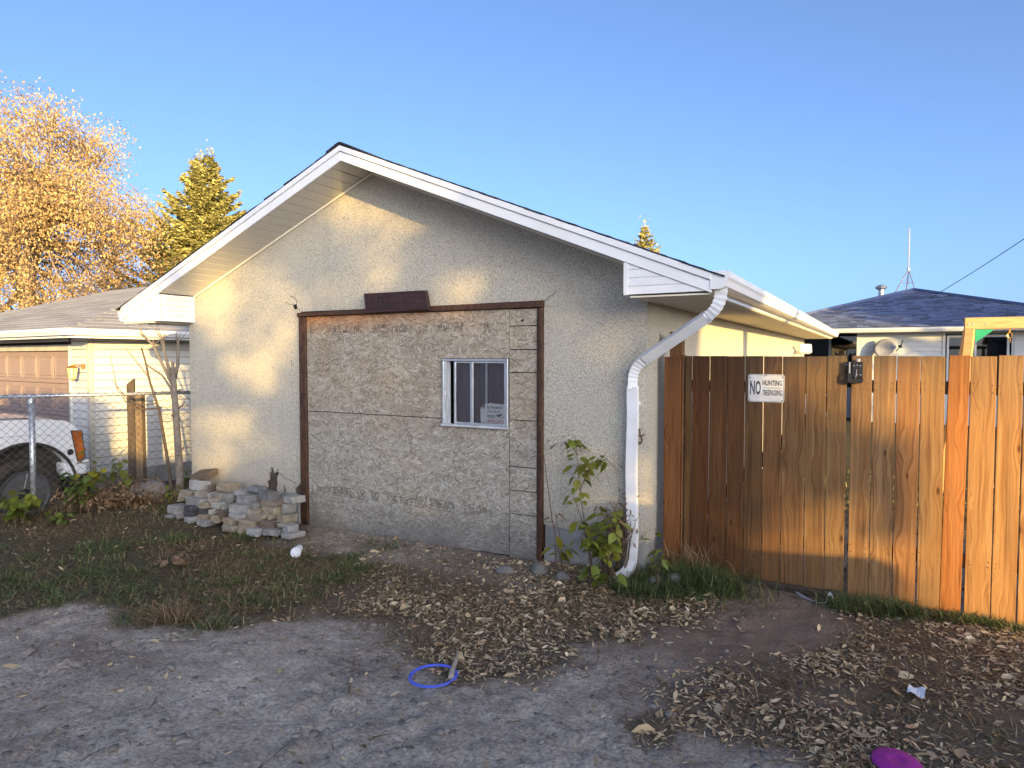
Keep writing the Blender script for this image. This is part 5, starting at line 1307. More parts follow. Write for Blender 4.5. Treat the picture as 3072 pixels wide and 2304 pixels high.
def broad_tree(name, label, base, trunk_top, r0, crown_c, crown_r, ncl, per, leaf, mat, bark, group=None, droop=1.2, spread=.42, seed=1, gap=.25, twig=.008, fork=.45, bare=0.0):
    random.seed(seed); rr = np.random.default_rng(seed)
    t = Thing(name, label, 'tree', base, group=group)
    tb = MB(); base_v = Vector(base); top = Vector(trunk_top)
    tp = branch_path(base_v - Vector((0, 0, .2)), top, 0, 8, .02)
    tb.tube(tp, [r0 * (1.25 if k == 0 else 1) * (1 - .72 * k / 8) for k in range(9)], 10)
    t.part('trunk', tb, bark, smooth=True)
    nodes = [(p, r0 * (1 - .72 * k / 8) * .6) for k, p in enumerate(tp) if k / 8 >= fork]
    br = MB(); tips = []
    cc = np.array(crown_c); cr = np.array(crown_r)
    # limbs
    limbs = []
    for i in range(13):
        d = rr.normal(size=3); d[2] = abs(d[2]) * .7 + .05; d /= np.linalg.norm(d)
        e = Vector(cc + d * cr * rr.uniform(.5, .8)); s, rd = nodes[rr.integers(len(nodes))]
        P = branch_path(s, e, .12 * (e - s).length, 7, .09)
        br.tube(P, [max(.012, rd * (1 - .85 * k / 7)) for k in range(8)], 6)
        limbs += [(p, max(.010, rd * (1 - .85 * k / 7) * .55)) for k, p in enumerate(P) if k >= 2]
    cl = []
    while len(cl) < ncl:
        d = rr.normal(size=3); d /= np.linalg.norm(d)
        rad = rr.random() ** .45
        p = cc + d * cr * rad
        # ragged crown with holes
        h = math.sin(p[0] * 1.9 + 1.3 * p[2]) + math.sin(p[1] * 2.3 - p[2] * 1.7) + math.sin(p[2] * 2.6 + p[0])
        if h < -1.6 + gap * 3.4 and rr.random() < .75: continue
        cl.append(p)
    parts = []
    for p in cl:
        e = Vector(p); s, rd = min(limbs, key=lambda q: (q[0] - e).length + .15 * abs(q[0].z - e.z))
        P = branch_path(s, e, .10 * (e - s).length, 4, .12)
        br.tube(P, [max(twig, rd * (1 - .8 * k / 4)) for k in range(5)], 4)
        for _ in range(3):
            q = e + Vector(rr.normal(size=3) * spread * .9) - Vector((0, 0, droop * .22)); m_ = branch_path(P[-2], q, .08, 3, .1)
            br.tube(m_, [twig, twig * .8, twig * .6, twig * .5], 3, False)
        k = int(per * rr.uniform(.45, 1.35) * (1 if rr.random() > bare else .12))
        if k:
            c = p + np.clip(rr.normal(size=(k, 3)), -1.5, 1.5) * np.array([spread, spread, spread * .72]) - np.array([0, 0, 1]) * rr.random((k, 1)) * droop * .35
            parts.append(leaf_quads(c, leaf, droop * .6, .62, rr))
    t.part('branches', br, bark)
    V, F = merge(parts)
    t.part('crown', mesh_np('crown', V - np.array(base), F), mat)
    return t

def spruce(name, label, base, H, rad, mat, seed=1, step=.34, z0=.6, n_quads=1.0, double=False, group=None):
    random.seed(seed); rr = np.random.default_rng(seed)
    t = Thing(name, label, 'tree', base, group=group)
    b = np.array(base, dtype=float)
    t.part('trunk', MB().tube([b + (0, 0, -.2), b + (0, 0, H * .5), b + (0, 0, H * .97)], [H * .022, H * .013, .02], 8), 'bark_dark')
    br = MB(); parts = []
    h = z0
    heads = [(0, 0, 1.0)] if not double else [(-.22, 0, 1.0), (.20, .1, 1.0)]
    while h < H - .12:
        f = (H - h) / (H - z0)
        R_ = rad * (f ** .80) + .06
        nb = int(7 + 7 * f)
        ph = rr.random() * 6.28
        for k in range(nb):
            a = ph + 6.283 * k / nb + rr.uniform(-.2, .2); L = R_ * rr.uniform(.70, 1.18)
            hx, hy, _ = heads[rr.integers(len(heads))]
            ox, oy = (hx, hy) if f < .30 else (0, 0)
            if f < .3 and double: L *= .8
            d = np.array([math.cos(a), math.sin(a), 0]); s = b + np.array([ox, oy, h])
            rise = .25 * (1 - f) - .22 * f
            pts = [s + d * L * u + np.array([0, 0, L * (rise * u - .20 * math.sin(u * 3.1) * f + .18 * u * u * u)]) for u in (0, .35, .7, 1.0)]
            br.tube(pts, [.018 + .02 * f, .014 + .01 * f, .01, .006], 4, False)
            m_ = max(8, int(L * 92 * n_quads))
            u = rr.uniform(.12, 1.0, m_)
            P = s + d * (L * u)[:, None]; P[:, 2] += L * (rise * u - .20 * np.sin(u * 3.1) * f + .18 * u ** 3)
            side = np.array([-d[1], d[0], 0])
            P += side * (rr.normal(size=m_) * .20 * L * (1.05 - u) + rr.normal(size=m_) * .05)[:, None]; P[:, 2] -= np.abs(rr.normal(size=m_)) * .06
            # flat drooping sprays pointing outward
            dd = d + side * rr.normal(size=(m_, 1)) * .55; dd[:, 2] += rr.normal(size=m_) * .30 - .05; dd /= np.linalg.norm(dd, axis=1)[:, None]
            sd = np.cross(dd, [0, 0, 1]) + rr.normal(size=(m_, 3)) * .8; sd /= np.linalg.norm(sd, axis=1)[:, None]
            sz = rr.uniform(.10, .19, m_)[:, None]; w = rr.uniform(.032, .062, m_)[:, None]
            q = P; V = np.stack([q - dd * sz * .5 - sd * w * .6, q - dd * sz * .1 + sd * w, q + dd * sz * .55, q - dd * sz * .1 - sd * w], 1).reshape(-1, 3)
            i = np.arange(m_) * 4
            parts.append((V, np.concatenate([np.stack([i, i + 1, i + 2], 1), np.stack([i, i + 2, i + 3], 1)])))
        h += step * (.55 + .6 * f) * rr.uniform(.85, 1.15)
    for hx, hy, _ in heads:
        c = b + np.array([hx, hy, H - .15]) + rr.normal(size=(60, 3)) * np.array([.09, .09, .22]); parts.append(leaf_quads(c, .15, -1.0, .35, rr))
    t.part('branches', br, 'bark_dark')
    V, F = merge(parts)
    t.part('crown', mesh_np('crown', V - b, F), mat)
    return t

# ------------------------------------------------------------------ trees beyond the neighbour
broad_tree('golden_tree', 'tall tree in golden autumn leaf with drooping twigs behind the grey roof', (-22.4, 10.7, -.3), (-22.1, 11.1, 7.2), .36, (-22.0, 11.15, 6.3), (2.9, 2.9, 3.3), 240, 250, .080, 'leaf_gold', 'bark_pale', droop=2.2, spread=.40, seed=4, gap=.52, fork=.42, twig=.010)
broad_tree('golden_tree', 'golden leaved tree at the left edge, half hidden by the tall one', (-26.4, 11.5, -.3), (-26.2, 11.7, 5.0), .30, (-26.0, 11.8, 5.0), (2.6, 2.6, 2.6), 85, 80, .08, 'leaf_gold', 'bark_pale', droop=1.2, spread=.45, seed=9, gap=.2)
broad_tree('sparse_tree', 'small half bare tree with russet leaves right of the golden tree', (-19.0, 12.9, -.3), (-18.7, 13.1, 3.6), .12, (-18.6, 13.0, 3.6), (1.7, 1.7, 1.3), 75, 12, .09, 'leaf_russet', 'bark_dark', droop=.5, spread=.34, seed=12, gap=.15, bare=.35, twig=.009)
broad_tree('sparse_tree', 'thin dark trunked tree with few leaves in front of the golden trunk', (-20.6, 12.2, -.3), (-20.3, 12.3, 3.9), .13, (-20.2, 12.3, 3.5), (1.5, 1.5, 1.4), 60, 13, .09, 'leaf_gold', 'bark_dark', droop=.6, spread=.32, seed=15, gap=.15, bare=.3, twig=.009)
spruce('spruce', 'sunlit yellow green spruce with a twin top beyond the garage roof', (-22.95, 17.47, -.2), 9.75, 4.9, 'spruce', seed=3, double=True, n_quads=2.0, step=.30)
spruce('spruce', 'small spruce tip just showing over the right roof slope', (-9.95, 31.3, -.2), 8.2, 2.4, 'spruce', seed=8, n_quads=.9)
spruce('spruce', 'dark evergreen tip low behind the left eave of the garage', (-21.2, 14.6, -.2), 4.95, 1.5, 'spruce_dark', seed=18, n_quads=.6)
# unseen from here: the yard trees that shade the bungalow
spruce('spruce', 'big dark spruce off to the right that shades the bungalow', (17.5, 10.2, -.2), 11.5, 3.2, 'spruce_dark', seed=28, n_quads=.75)
spruce('spruce', 'second dark spruce beside the utility pole, nearer the bungalow', (13.8, 12.2, -.2), 9.5, 2.9, 'spruce_dark', seed=29, n_quads=.8)

# ------------------------------------------------------------------ across the lane behind the camera: added sheds, shrub and trees shaped to shade the yard
YA = -10.0
def shade_building(name, label, x0, x1, ztop, depth=6.0):
    t = Thing(name, label, 'garage', ((x0 + x1) / 2, YA - depth / 2, 0))
    zr = ztop - .02; ze = zr - 1.0
    t.part('wall', MB().prism([(YA - depth + .4, -.2), (YA - .4, -.2), (YA - .4, ze + .05), (YA - depth / 2, zr - .12), (YA - depth + .4, ze + .05)], 'x', x0 + .25, x1 - .25), 'dark_siding')
    for y0, y1 in ((YA, YA - depth / 2), (YA - depth, YA - depth / 2)):
        t.part('roof', MB().prism([(y0, ze), (y1, zr), (y1, zr - .12), (y0, ze - .12)], 'x', x0, x1), 'roof_grey', color=(.6, .6, .6))
    t.part('door', MB().box((x0 + x1) / 2 - 2.4, (x0 + x1) / 2 + 2.4, YA - .401, YA - .36, 0, 2.0), 'door_taupe')
    return t
# ridge lines sit at YA - 3; their heights set where the shade ends on the fence foot and the ground
Lr = (5.53 - (YA - 3.0)) / 0.623
xr = .16 + .772 * Lr
shade_building('shade_garage', 'long low garage added across the lane to shade the yard', xr - 17.0, xr, .03 + .127 * Lr)
shade_building('shade_shed', 'lower shed added beside the long garage to shade the ground', xr + .05, xr + 17.0, -.05 + .127 * Lr)

def sun_mask(X, Z):
    """share of sunlight that the lane tree leaves are thinned to let through, read on the plane of the garage front"""
    X = np.asarray(X, dtype=float); Z = np.asarray(Z, dtype=float)
    g = lambda cx, cz, rx, rz_, p=2.0: np.exp(-(((X - cx) / rx) ** 2 + ((Z - cz) / rz_) ** 2) ** (p / 2) * .9)
    wall = .03 + .01 * np.sin(X * 3 + Z * 2)
    for cx, cz, rx, rz_, a in [(-6.71, 2.48, .44, .36, 1.0), (-6.1, 2.56, .36, .24, .55), (-5.68, 2.16, .42, .27, .75), (-6.05, 1.72, .46, .27, .95), (-6.59, .94, .50, .23, .7), (-6.76, .60, .34, .16, .6),
                               (-4.62, 3.25, .34, .19, .95), (-4.2, 3.02, .40, .12, .45), (-4.37, 2.61, .26, .19, .5), (-3.48, 2.42, .26, .15, .5), (-5.14, 2.44, .32, .12, .5), (-2.07, 2.0, .42, .15, .20), (-1.60, .58, .20, .25, .75), (-2.2, .58, .30, .13, .14)]:
        wall = np.maximum(wall, a * .80 * g(cx, cz, rx * 1.22, rz_ * 1.28, 4.0))
    fx, fz = X - .33, Z - .055
    fence = .03 + .97 * sstep(.19, .30, fx) + 0 * fx
    h = lambda cx, cz, rx, rz_, p=4.0: np.exp(-(((fx - cx) / rx) ** 2 + ((fz - cz) / rz_) ** 2) ** (p / 2) * .9)
    for cx, cz, rx, rz_, a in [(.12, 1.50, .36, .34, .95), (-.38, 1.60, .34, .20, .92), (.0, .33, .30, .20, .95), (-.33, .50, .30, .27, .85), (-.70, .34, .30, .13, .50), (-.36, 1.02, .14, .14, .40), (-.62, .78, .16, .12, .28), (-1.51, 1.6, .12, .25, .5), (-1.25, .40, .22, .13, .35), (-.85, 1.30, .22, .12, .18)]:
        fence = np.maximum(fence, a * h(cx, cz, rx, rz_))
    fence = np.where(fx > -1.6, fence * (1 - .97 * h(.065, .86, .21, .34)), fence)
    left = .92 - .85 * np.exp(-(np.maximum(0, X + 8.3) / .35) ** 2) * 0
    left = .90 * sstep(-7.45, -7.9, X) + .05
    left = left * (1 - .95 * sstep(1.30, 1.0, Z) * sstep(-9.75, -10.0, X)) * (1 - .5 * np.exp(-((X + 9.3) / .35) ** 2 - ((Z - 1.25) / .5) ** 2))
    m = np.where(X < -7.45, left, np.where(X < -1.42, wall, fence))
    return np.clip(m, 0, 1)

def lane_trees():
    r = np.random.default_rng(77); s = np.array(SUN)
    K = 3.8
    specs = [('lane_tree', 'unseen tree behind the long garage, crown gaps shaped for sun patches', (-5.25, 26.5)), ('lane_tree', 'second unseen tree nearer the shed, crown gaps shaped for sun patches', (-2.95, 25.5)), ('lane_tree', 'third unseen tree at the garage end, crown shaped to shade the gate', (-1.12, 26.0))]
    size = .15; area = size * size * .62 * .5 * .62
    things = []
    for nm, lb, (xc, L0) in specs:
        b = np.array([xc, YW, 0]) + s * L0; b[2] = -.1
        t = Thing(nm, lb, 'tree', tuple(b)); things.append((t, b, xc, L0))
        top = b + np.array([.2, -.2, 6.6])
        t.part('trunk', MB().tube([b - (0, 0, .2), b + (0, -.1, 3), top], [.20, .15, .03], 8), 'bark_dark')
    X0, X1, Z0, Z1 = -8.4, 1.2, -.15, 4.6
    n = int((X1 - X0) * (Z1 - Z0) * K / area)
    X = r.uniform(X0, X1, n); Z = r.uniform(Z0, Z1, n)
    T = sun_mask(X, Z)
    T = np.where((X > -7.7) & (X < -1.4) | (X >= -1.4), T, T)
    top = 4.5 - .35 * np.abs(np.sin(X * 1.1)) - .5 * sstep(-6.9, -7.8, X) - 1.6 * sstep(.1, .8, X)
    keep = (r.random(n) < np.clip(-np.log(np.maximum(T, .022)) / K, 0, 1)) & (Z < top)  # leaves left out wherever a sun patch is wanted
    X, Z = X[keep], Z[keep]
    # shrub leaves added in the sun's path to shade truck bonnet and bumper
    m = int(4.8 * 1.25 * K * 1.3 / area); Xt = r.uniform(-12.4, -7.6, m); Zt = r.uniform(.1, 1.35, m)
    kt = r.random(m) < sstep(1.42, 1.15, Zt) * (1 - sstep(-9.5, -9.1, Xt) * sstep(.38, .55, Zt))
    own = np.argmin(np.abs(X[:, None] - np.array([-5.6, -2.6, -.45])[None] - r.normal(size=(len(X), 1)) * .35), 1)
    for i, (t, b, xc, L0) in enumerate(things):
        sel = own == i
        L = L0 + r.normal(size=sel.sum()) * .9
        P = np.stack([X[sel], np.full(sel.sum(), YW), Z[sel]], 1) + s[None] * L[:, None]
        V, F = leaf_quads(P, size, .4, .62, r)
        t.part('crown', mesh_np('crown', V - b, F), 'leaf_shade')
        br = MB(); k = r.choice(len(P), min(40, len(P)), replace=False)
        for j in k:
            a = b + np.array([.05, -.1, r.uniform(2.2, 5.0)]); br.tube(branch_path(a, P[j], .2, 4, .08), [.018, .012, .008, .006, .004], 4, False)
        t.part('branches', br, 'bark_dark')
    b = np.array([-11.2, YW, 0]) + s * 24.0; b[2] = -.1
    t = Thing('shade_hedge', 'unseen shrub added in the lane to shade the pickup', 'shrub', tuple(b))
    P = np.stack([Xt[kt], np.full(kt.sum(), YW), Zt[kt]], 1) + s[None] * (24.0 + r.normal(size=(kt.sum(), 1)) * .3)
    V, F = leaf_quads(P, size, 0, .62, r); t.part('foliage', mesh_np('foliage', V - b, F), 'leaf_shade')
    t.part('stems', MB().tube([b, b + (.1, 0, 2.0), b + (.2, 0, 3.4)], [.06, .04, .02], 6), 'bark_dark')
lane_trees()

def parked_sedan():
    """stands in the lane beside the camera; its boot throws the shade on the fence foot"""
    x0, x1, y0, y1 = 1.05, 5.27, -.32, 1.40
    t = Thing('parked_sedan', 'grey sedan parked in the lane just right of the camera', 'car', ((x0 + x1) / 2, .54, 0))
    ar = .36
    arch = lambda xc: [(xc + ar * math.cos(a), .33 + ar * math.sin(a)) for a in np.linspace(math.pi + .25, -.25, 11)]
    low = [(x0 + .02, .62), (x0 + .10, .74), (x0 + 1.05, .90), (x1 - .95, 1.13), (x1 - .16, 1.18), (x1 - .04, 1.14), (x1, 1.05), (x1 - .01, .55), (x1 - .06, .25)]
    low += [(x1 - .48, .25)] + [(x, z) for x, z in arch(x1 - .85)[::-1]] + [(x1 - 1.25, .2), (x0 + 1.28, .2)] + [(x, z) for x, z in arch(x0 + .85)[::-1]] + [(x0 + .45, .25), (x0 + .06, .28), (x0, .45)]
    M['sedan_paint'] = pmat('sedan_paint', (.14, .15, .17), None, 2, .25)
    t.part('body', MB().prism(low, 'y', y0, y1), 'sedan_paint', bevel=.045, seg=3)
    gh_ = [(x0 + 1.0, .90), (x0 + 1.75, 1.36), (x0 + 2.1, 1.42), (x0 + 2.85, 1.40), (x1 - .75, 1.10)]
    t.part('cabin', MB().prism(gh_, 'y', y0 + .16, y1 - .16), 'glass_dark', bevel=.05, seg=2)
    rf = [(x0 + 1.68, 1.35), (x0 + 2.1, 1.425), (x0 + 2.85, 1.405), (x0 + 2.95, 1.36)]
    t.part('roof_panel', MB().prism(rf + [(x0 + 2.95, 1.34), (x0 + 1.68, 1.33)], 'y', y0 + .15, y1 - .15), 'sedan_paint', bevel=.01)
    for y in (y0 + .155, y1 - .155):
        for a, b in (((x0 + 1.0, .9), (x0 + 1.72, 1.37)), ((x0 + 2.2, .95), (x0 + 2.15, 1.4)), ((x1 - .75, 1.0), (x0 + 2.9, 1.38))): t.part('pillar', MB().beam((a[0], y, a[1]), (b[0], y, b[1]), .05, .07, (0, 1, 0)), 'sedan_paint')
    for xc in (x0 + .85, x1 - .85):
        for y, s in ((y0, -1), (y1, 1)):
            w = t.part('wheel', MB().lathe([(.16, -.2), (.31, -.2), (.325, -.17), (.325, -.03), (.305, -.005), (.22, -.005), (.2, -.03)], (xc, y, .325), (0, s, 0), 24), 'rubber', smooth=True)
            t.part('rim', MB().lathe([(.21, -.025), (.20, -.005), (.06, -.02), (0, -.012)], (xc, y, .325), (0, s, 0), 20), 'steel', w)
    for y in (y0 + .28, y1 - .28):
        t.part('tail_light', MB().box(x1 - .03, x1 + .01, y - .2, y + .2, .78, .90), 'sign_red', bevel=.01)
        t.part('headlight', MB().box(x0 - .01, x0 + .04, y - .2, y + .2, .56, .67), 'lamp_glass', bevel=.01)
parked_sedan()

# ------------------------------------------------------------------ ground cover
def blades(n, X, Y, h, w, lean, seed, Z=None):
    r = np.random.default_rng(seed)
    if Z is None: Z = gz(X, Y)
    a = r.uniform(0, 6.283, n); d = np.stack([np.cos(a), np.sin(a)], 1); sd = np.stack([-np.sin(a), np.cos(a)], 1)
    ln = lean * r.uniform(.3, 1.6, n); hh = h * r.uniform(.5, 1.3, n); ww = w * r.uniform(.7, 1.3, n)
    B = np.stack([X, Y, Z - .006], 1)
    def at(f, wf):
        off = d * (ln * hh * f ** 1.7)[:, None]; z = hh * f * np.clip(1 - .35 * ln * f, .12, 1)
        p = B + np.concatenate([off, z[:, None]], 1); s = np.concatenate([sd * (ww * wf * .5)[:, None], np.zeros((n, 1))], 1)
        return p - s, p + s
    l0, r0 = at(0, 1); l1, r1 = at(.5, .8); tp = at(1, 0)[0]
    V = np.stack([l0, r0, r1, l1, tp], 1).reshape(-1, 3); i = np.arange(n) * 5
    return V, [np.stack([i, i + 1, i + 2, i + 3], 1), np.stack([i + 3, i + 2, i + 4], 1)]

def scatter(n, x0, x1, y0, y1, seed, dens):
    r = np.random.default_rng(seed)
    X = r.uniform(x0, x1, n); Y = r.uniform(y0, y1, n)
    inside = (X > XL - .01) & (X < XR + .01) & (Y > YW - .02)
    k = (r.random(n) < dens(X, Y)) & ~inside
    return X[k], Y[k]

def ground_cover():
    # lawn: trampled, patchy, mixed green and straw
    def dg(X, Y):
        g = zone(X, Y)[0]
        return g * (.22 + .85 * sstep(.42, .62, fbm(X, Y, 1.5, 3))) * np.clip(1.25 - .12 * np.hypot(X, Y), .3, 1)
    X, Y = scatter(100000, -9.6, 1.2, 1.6, 5.25, 31, dg)
    V, F = blades(len(X), X, Y, .055, .006, 1.5, 32)
    o = put('grass', mesh_np('grass', V, F), 'grass'); tag(o, 'thin trampled grass mixed with straw', kind='stuff')
    # longer clumps in it
    r = np.random.default_rng(33); Xc, Yc = scatter(520, -9.2, -3.6, 2.4, 5.1, 34, lambda a, b: zone(a, b)[0] * sstep(.45, .6, fbm(a + 5, b, 1.1, 3)))
    X = np.repeat(Xc, 26) + r.normal(size=len(Xc) * 26) * .05; Y = np.repeat(Yc, 26) + r.normal(size=len(Xc) * 26) * .05
    V, F = blades(len(X), X, Y, .10, .006, 1.5, 35)
    o = put('grass', mesh_np('grass', V, F), 'grass_fresh'); tag(o, 'longer matted green grass before the paver heap', kind='stuff')
    X, Y = scatter(46000, -9.0, 1.2, 2.3, 5.3, 36, lambda a, b: np.clip(zone(a, b)[0] + .45 * zone(a, b)[1], 0, 1) * (.15 + sstep(.40, .62, fbm(a, b + 7, 1.3, 3)) * .8))
    V, F = blades(len(X), X, Y, .10, .0045, 2.6, 37)
    o = put('grass', mesh_np('grass', V, F), 'dry_grass'); tag(o, 'dead straw coloured grass lying flat', kind='stuff')
    # backyard lawn seen through the gaps
    X, Y = scatter(9000, -1.4, 5, 5.8, 12, 38, lambda a, b: np.ones_like(a))
    V, F = blades(len(X), X, Y, .08, .012, 1.0, 39)
    o = put('grass', mesh_np('grass', V, F), 'grass'); tag(o, 'lawn behind the plank fence', kind='stuff')
    # fallen leaves: narrow leaflets and some broad ones, curled
    def litter(n, seed, box, size, asp, lift, name, dens, mat='litter'):
        X, Y = scatter(n, *box, seed, dens)
        r = np.random.default_rng(seed + 1); m_ = len(X)
        a = r.uniform(0, 6.283, m_); pitch = r.normal(size=m_) * .26; roll = r.normal(size=m_) * .42
        d = np.stack([np.cos(a) * np.cos(pitch), np.sin(a) * np.cos(pitch), np.sin(pitch)], 1)
        s0 = np.stack([-np.sin(a), np.cos(a), np.zeros(m_)], 1); n0 = np.cross(d, s0)
        s = s0 * np.cos(roll)[:, None] + n0 * np.sin(roll)[:, None]; nn = np.cross(d, s)
        L = (size * np.exp(r.normal(size=m_) * .34))[:, None]; W = L * asp * r.uniform(.7, 1.3, m_)[:, None]; cup = r.uniform(-.35, .6, m_)[:, None]
        C = np.stack([X, Y, gzr(X, Y) + .006 + lift * r.random(m_) * dens(X, Y)], 1)
        P = [C - d * L * .5 + nn * L * .10 * cup, C - d * L * .18 + s * W * .5 + nn * W * .5 * cup, C + d * L * .20 + s * W * .42 + nn * W * .45 * cup, C + d * L * .5 + nn * L * .16 * cup, C + d * L * .20 - s * W * .42 + nn * W * .45 * cup, C - d * L * .18 - s * W * .5 + nn * W * .5 * cup]
        V = np.stack(P, 1).reshape(-1, 3); i = np.arange(m_) * 6
        F = np.concatenate([np.stack([i, i + 1, i + 2, i + 3], 1), np.stack([i, i + 3, i + 4, i + 5], 1)])
        o = put('fallen_leaves', mesh_np('fallen_leaves', V, F), mat); tag(o, name, kind='stuff')
    pat = lambda X, Y: zone(X, Y)[1] * (.26 + .95 * sstep(.34, .58, fbm(X + 3, Y, 2.4, 4))) * sstep(1.6, .95, X + (fbm(X, Y, 3.0, 3) - .5) * .5)
    litter(46000, 41, (-4.9, 1.6, 2.4, 5.5), .033, .25, .011, 'drifts of narrow tan leaflets fallen on the earth', pat)
    litter(4600, 43, (-4.6, 1.6, 2.4, 5.5), .042, .60, .018, 'broad curled brown leaves among the leaflets', lambda X, Y: pat(X, Y) * .55)
    litter(5200, 45, (-8.5, 1.5, .8, 5.2), .040, .28, .004, 'single tan leaflets blown over grass and dirt', lambda X, Y: .35 * np.ones_like(X))
    # gravel
    X, Y = scatter(12000, -7.5, 1.2, 1.0, 5.3, 51, lambda a, b: zone(a, b)[2] * (.10 + .85 * sstep(.46, .62, fbm(a, b, 1.6, 3))) * sstep(.7, 1.5, np.hypot(a + .7, b - 4.9)))
    ico = bmesh.new(); bmesh.ops.create_icosphere(ico, subdivisions=1, radius=1.0)
    iv = np.array([v.co[:] for v in ico.verts]); fi = np.array([[v.index for v in f.verts] for f in ico.faces]); ico.free()
    r = np.random.default_rng(52); n = len(X); sz = np.minimum(.0052 * np.exp(r.normal(size=n) * .5), .017)
    j = iv[None] * (1 + r.uniform(-.3, .3, (n, len(iv), 1))) * sz[:, None, None] * np.array([1.25, 1.0, .62]) * r.uniform(.7, 1.3, (n, 1, 3))
    a = r.uniform(0, 6.28, n); c_, s_ = np.cos(a)[:, None], np.sin(a)[:, None]
    j = np.stack([j[:, :, 0] * c_ - j[:, :, 1] * s_, j[:, :, 0] * s_ + j[:, :, 1] * c_, j[:, :, 2]], -1)
    V = (j + np.stack([X, Y, gzr(X, Y) + sz * .15], 1)[:, None]).reshape(-1, 3); F = (fi[None] + (np.arange(n) * len(iv))[:, None, None]).reshape(-1, 3)
    o = put('gravel', mesh_np('gravel', V, F), 'pebble', None, False); tag(o, 'small gravel pressed into the dirt', kind='stuff')
    # bigger stones half sunk in the dirt
    X, Y = scatter(700, -6.5, 1.0, 1.1, 4.4, 55, lambda a, b: zone(a, b)[2] * (.1 + sstep(.46, .62, fbm(a + 2, b, 1.3, 3))))
    n = len(X); r = np.random.default_rng(56); sz = r.uniform(.009, .026, n)
    j = iv[None] * (1 + r.uniform(-.35, .35, (n, len(iv), 1))) * sz[:, None, None] * np.array([1.4, 1.0, .42]) * r.uniform(.7, 1.3, (n, 1, 3))
    a = r.uniform(0, 6.28, n); c_, s_ = np.cos(a)[:, None], np.sin(a)[:, None]
    j = np.stack([j[:, :, 0] * c_ - j[:, :, 1] * s_, j[:, :, 0] * s_ + j[:, :, 1] * c_, j[:, :, 2]], -1)
    V = (j + np.stack([X, Y, gzr(X, Y) + sz * .08], 1)[:, None]).reshape(-1, 3); F = (fi[None] + (np.arange(n) * len(iv))[:, None, None]).reshape(-1, 3)
    o = put('gravel', mesh_np('gravel', V, F), 'clod', None, False); tag(o, 'flat dusty stones and clods half sunk in the dirt', kind='stuff')
    # twigs and debris
    mb = MB(); rq = random.Random(5)
    for _ in range(150):
        x, y = rq.uniform(-4.5, .4), rq.uniform(1.3, 4.6); a = rq.uniform(0, 6.28); L = rq.uniform(.03, .13) if rq.random() < .85 else .28
        z = float(gzr(np.array(x), np.array(y))) + .006; p = Vector((x, y, z)); d = Vector((math.cos(a), math.sin(a), rq.uniform(-.02, .08)))
        mb.tube([p, p + d * L * .5 + Vector((0, 0, .003)), p + d * L + Vector((rq.uniform(-.01, .01), rq.uniform(-.01, .01), 0))], [.0025, .002, .001], 4, False)
    o = put('twigs', mb.mesh('twigs'), 'stem_brown'); tag(o, 'broken twigs scattered over the dirt', kind='stuff')
ground_cover()

def tuft(label, x, y, rx, ry, n, h, seed, mat='grass_fresh', lean=1.1, group='grass clumps along the fence and wall'):
    r = np.random.default_rng(seed); X = x + r.normal(size=n) * rx; Y = y + r.normal(size=n) * ry
    V, F = blades(n, X, Y, h, .006, lean, seed + 1)
    b = np.array([x, y, float(gz(x, y))])
    o = put('grass_clump', mesh_np('grass_clump', V - b, F), mat); o.location = b; tag(o, label, 'grass clump', group)
tuft('dark green grass mound at the foot of the downspout and infill plank', -1.25, 5.22, .20, .13, 2600, .17, 61)
tuft('grass clump between downspout outlet and leaves', -1.50, 4.92, .16, .08, 900, .12, 63)
tuft('shaded grass clump at the fence foot right of the white strip', -.12, 5.33, .11, .06, 1000, .115, 65)
tuft('grass clump at the end of the shadow on the fence foot', .12, 5.35, .06, .05, 600, .13, 67)
tuft('sunlit yellow green grass along the foot of the golden planks', .55, 5.42, .17, .04, 1000, .075, 69)
tuft('dry grass blades against the infill plank and gate', -1.30, 5.40, .12, .06, 260, .30, 71, 'dry_grass', .8)
tuft('dry grass tuft on the dirt edge left of the middle', -4.22, 2.90, .10, .06, 420, .13, 73, 'dry_grass', 1.3)
tuft('grass tuft on the dirt left of the blue ring', -3.83, 2.98, .08, .05, 260, .09, 75, 'grass', 1.6)

def place_leaf_mesh(kind):
    """a veined leaf of 14 triangles, pointed, folded along its midrib, tip drooping"""
    outline = {'raspberry': [(0, 0), (.16, .10), (.30, .30), (.33, .50), (.22, .78), (0, 1.05)], 'round': [(0, 0), (.24, .05), (.40, .28), (.40, .52), (.24, .78), (0, .95)], 'dry': [(0, 0), (.12, .12), (.22, .36), (.18, .62), (.08, .85), (0, 1.0)]}[kind]
    V = []; n = len(outline)
    for x, y in outline: V.append((0, y, .10 * y * (1 - y) - .22 * y * y))
    for s in (1, -1):
        for x, y in outline[1:-1]: V.append((s * x, y * .96, .10 * y * (1 - y) - .22 * y * y + .28 * x - .5 * x * x))
    F = []
    m_ = n - 2
    for s in range(2):
        o = n + s * m_
        F.append((0, o, 1)); 
        for i in range(m_ - 1): F.append((i + 1, o + i, o + i + 1, i + 2))
        F.append((m_, o + m_ - 1, m_ + 1))
    me = bpy.data.meshes.new('leaf'); me.from_pydata(V, [], F); me.update(); return me
LEAF = {k: place_leaf_mesh(k) for k in ('raspberry', 'round', 'dry')}

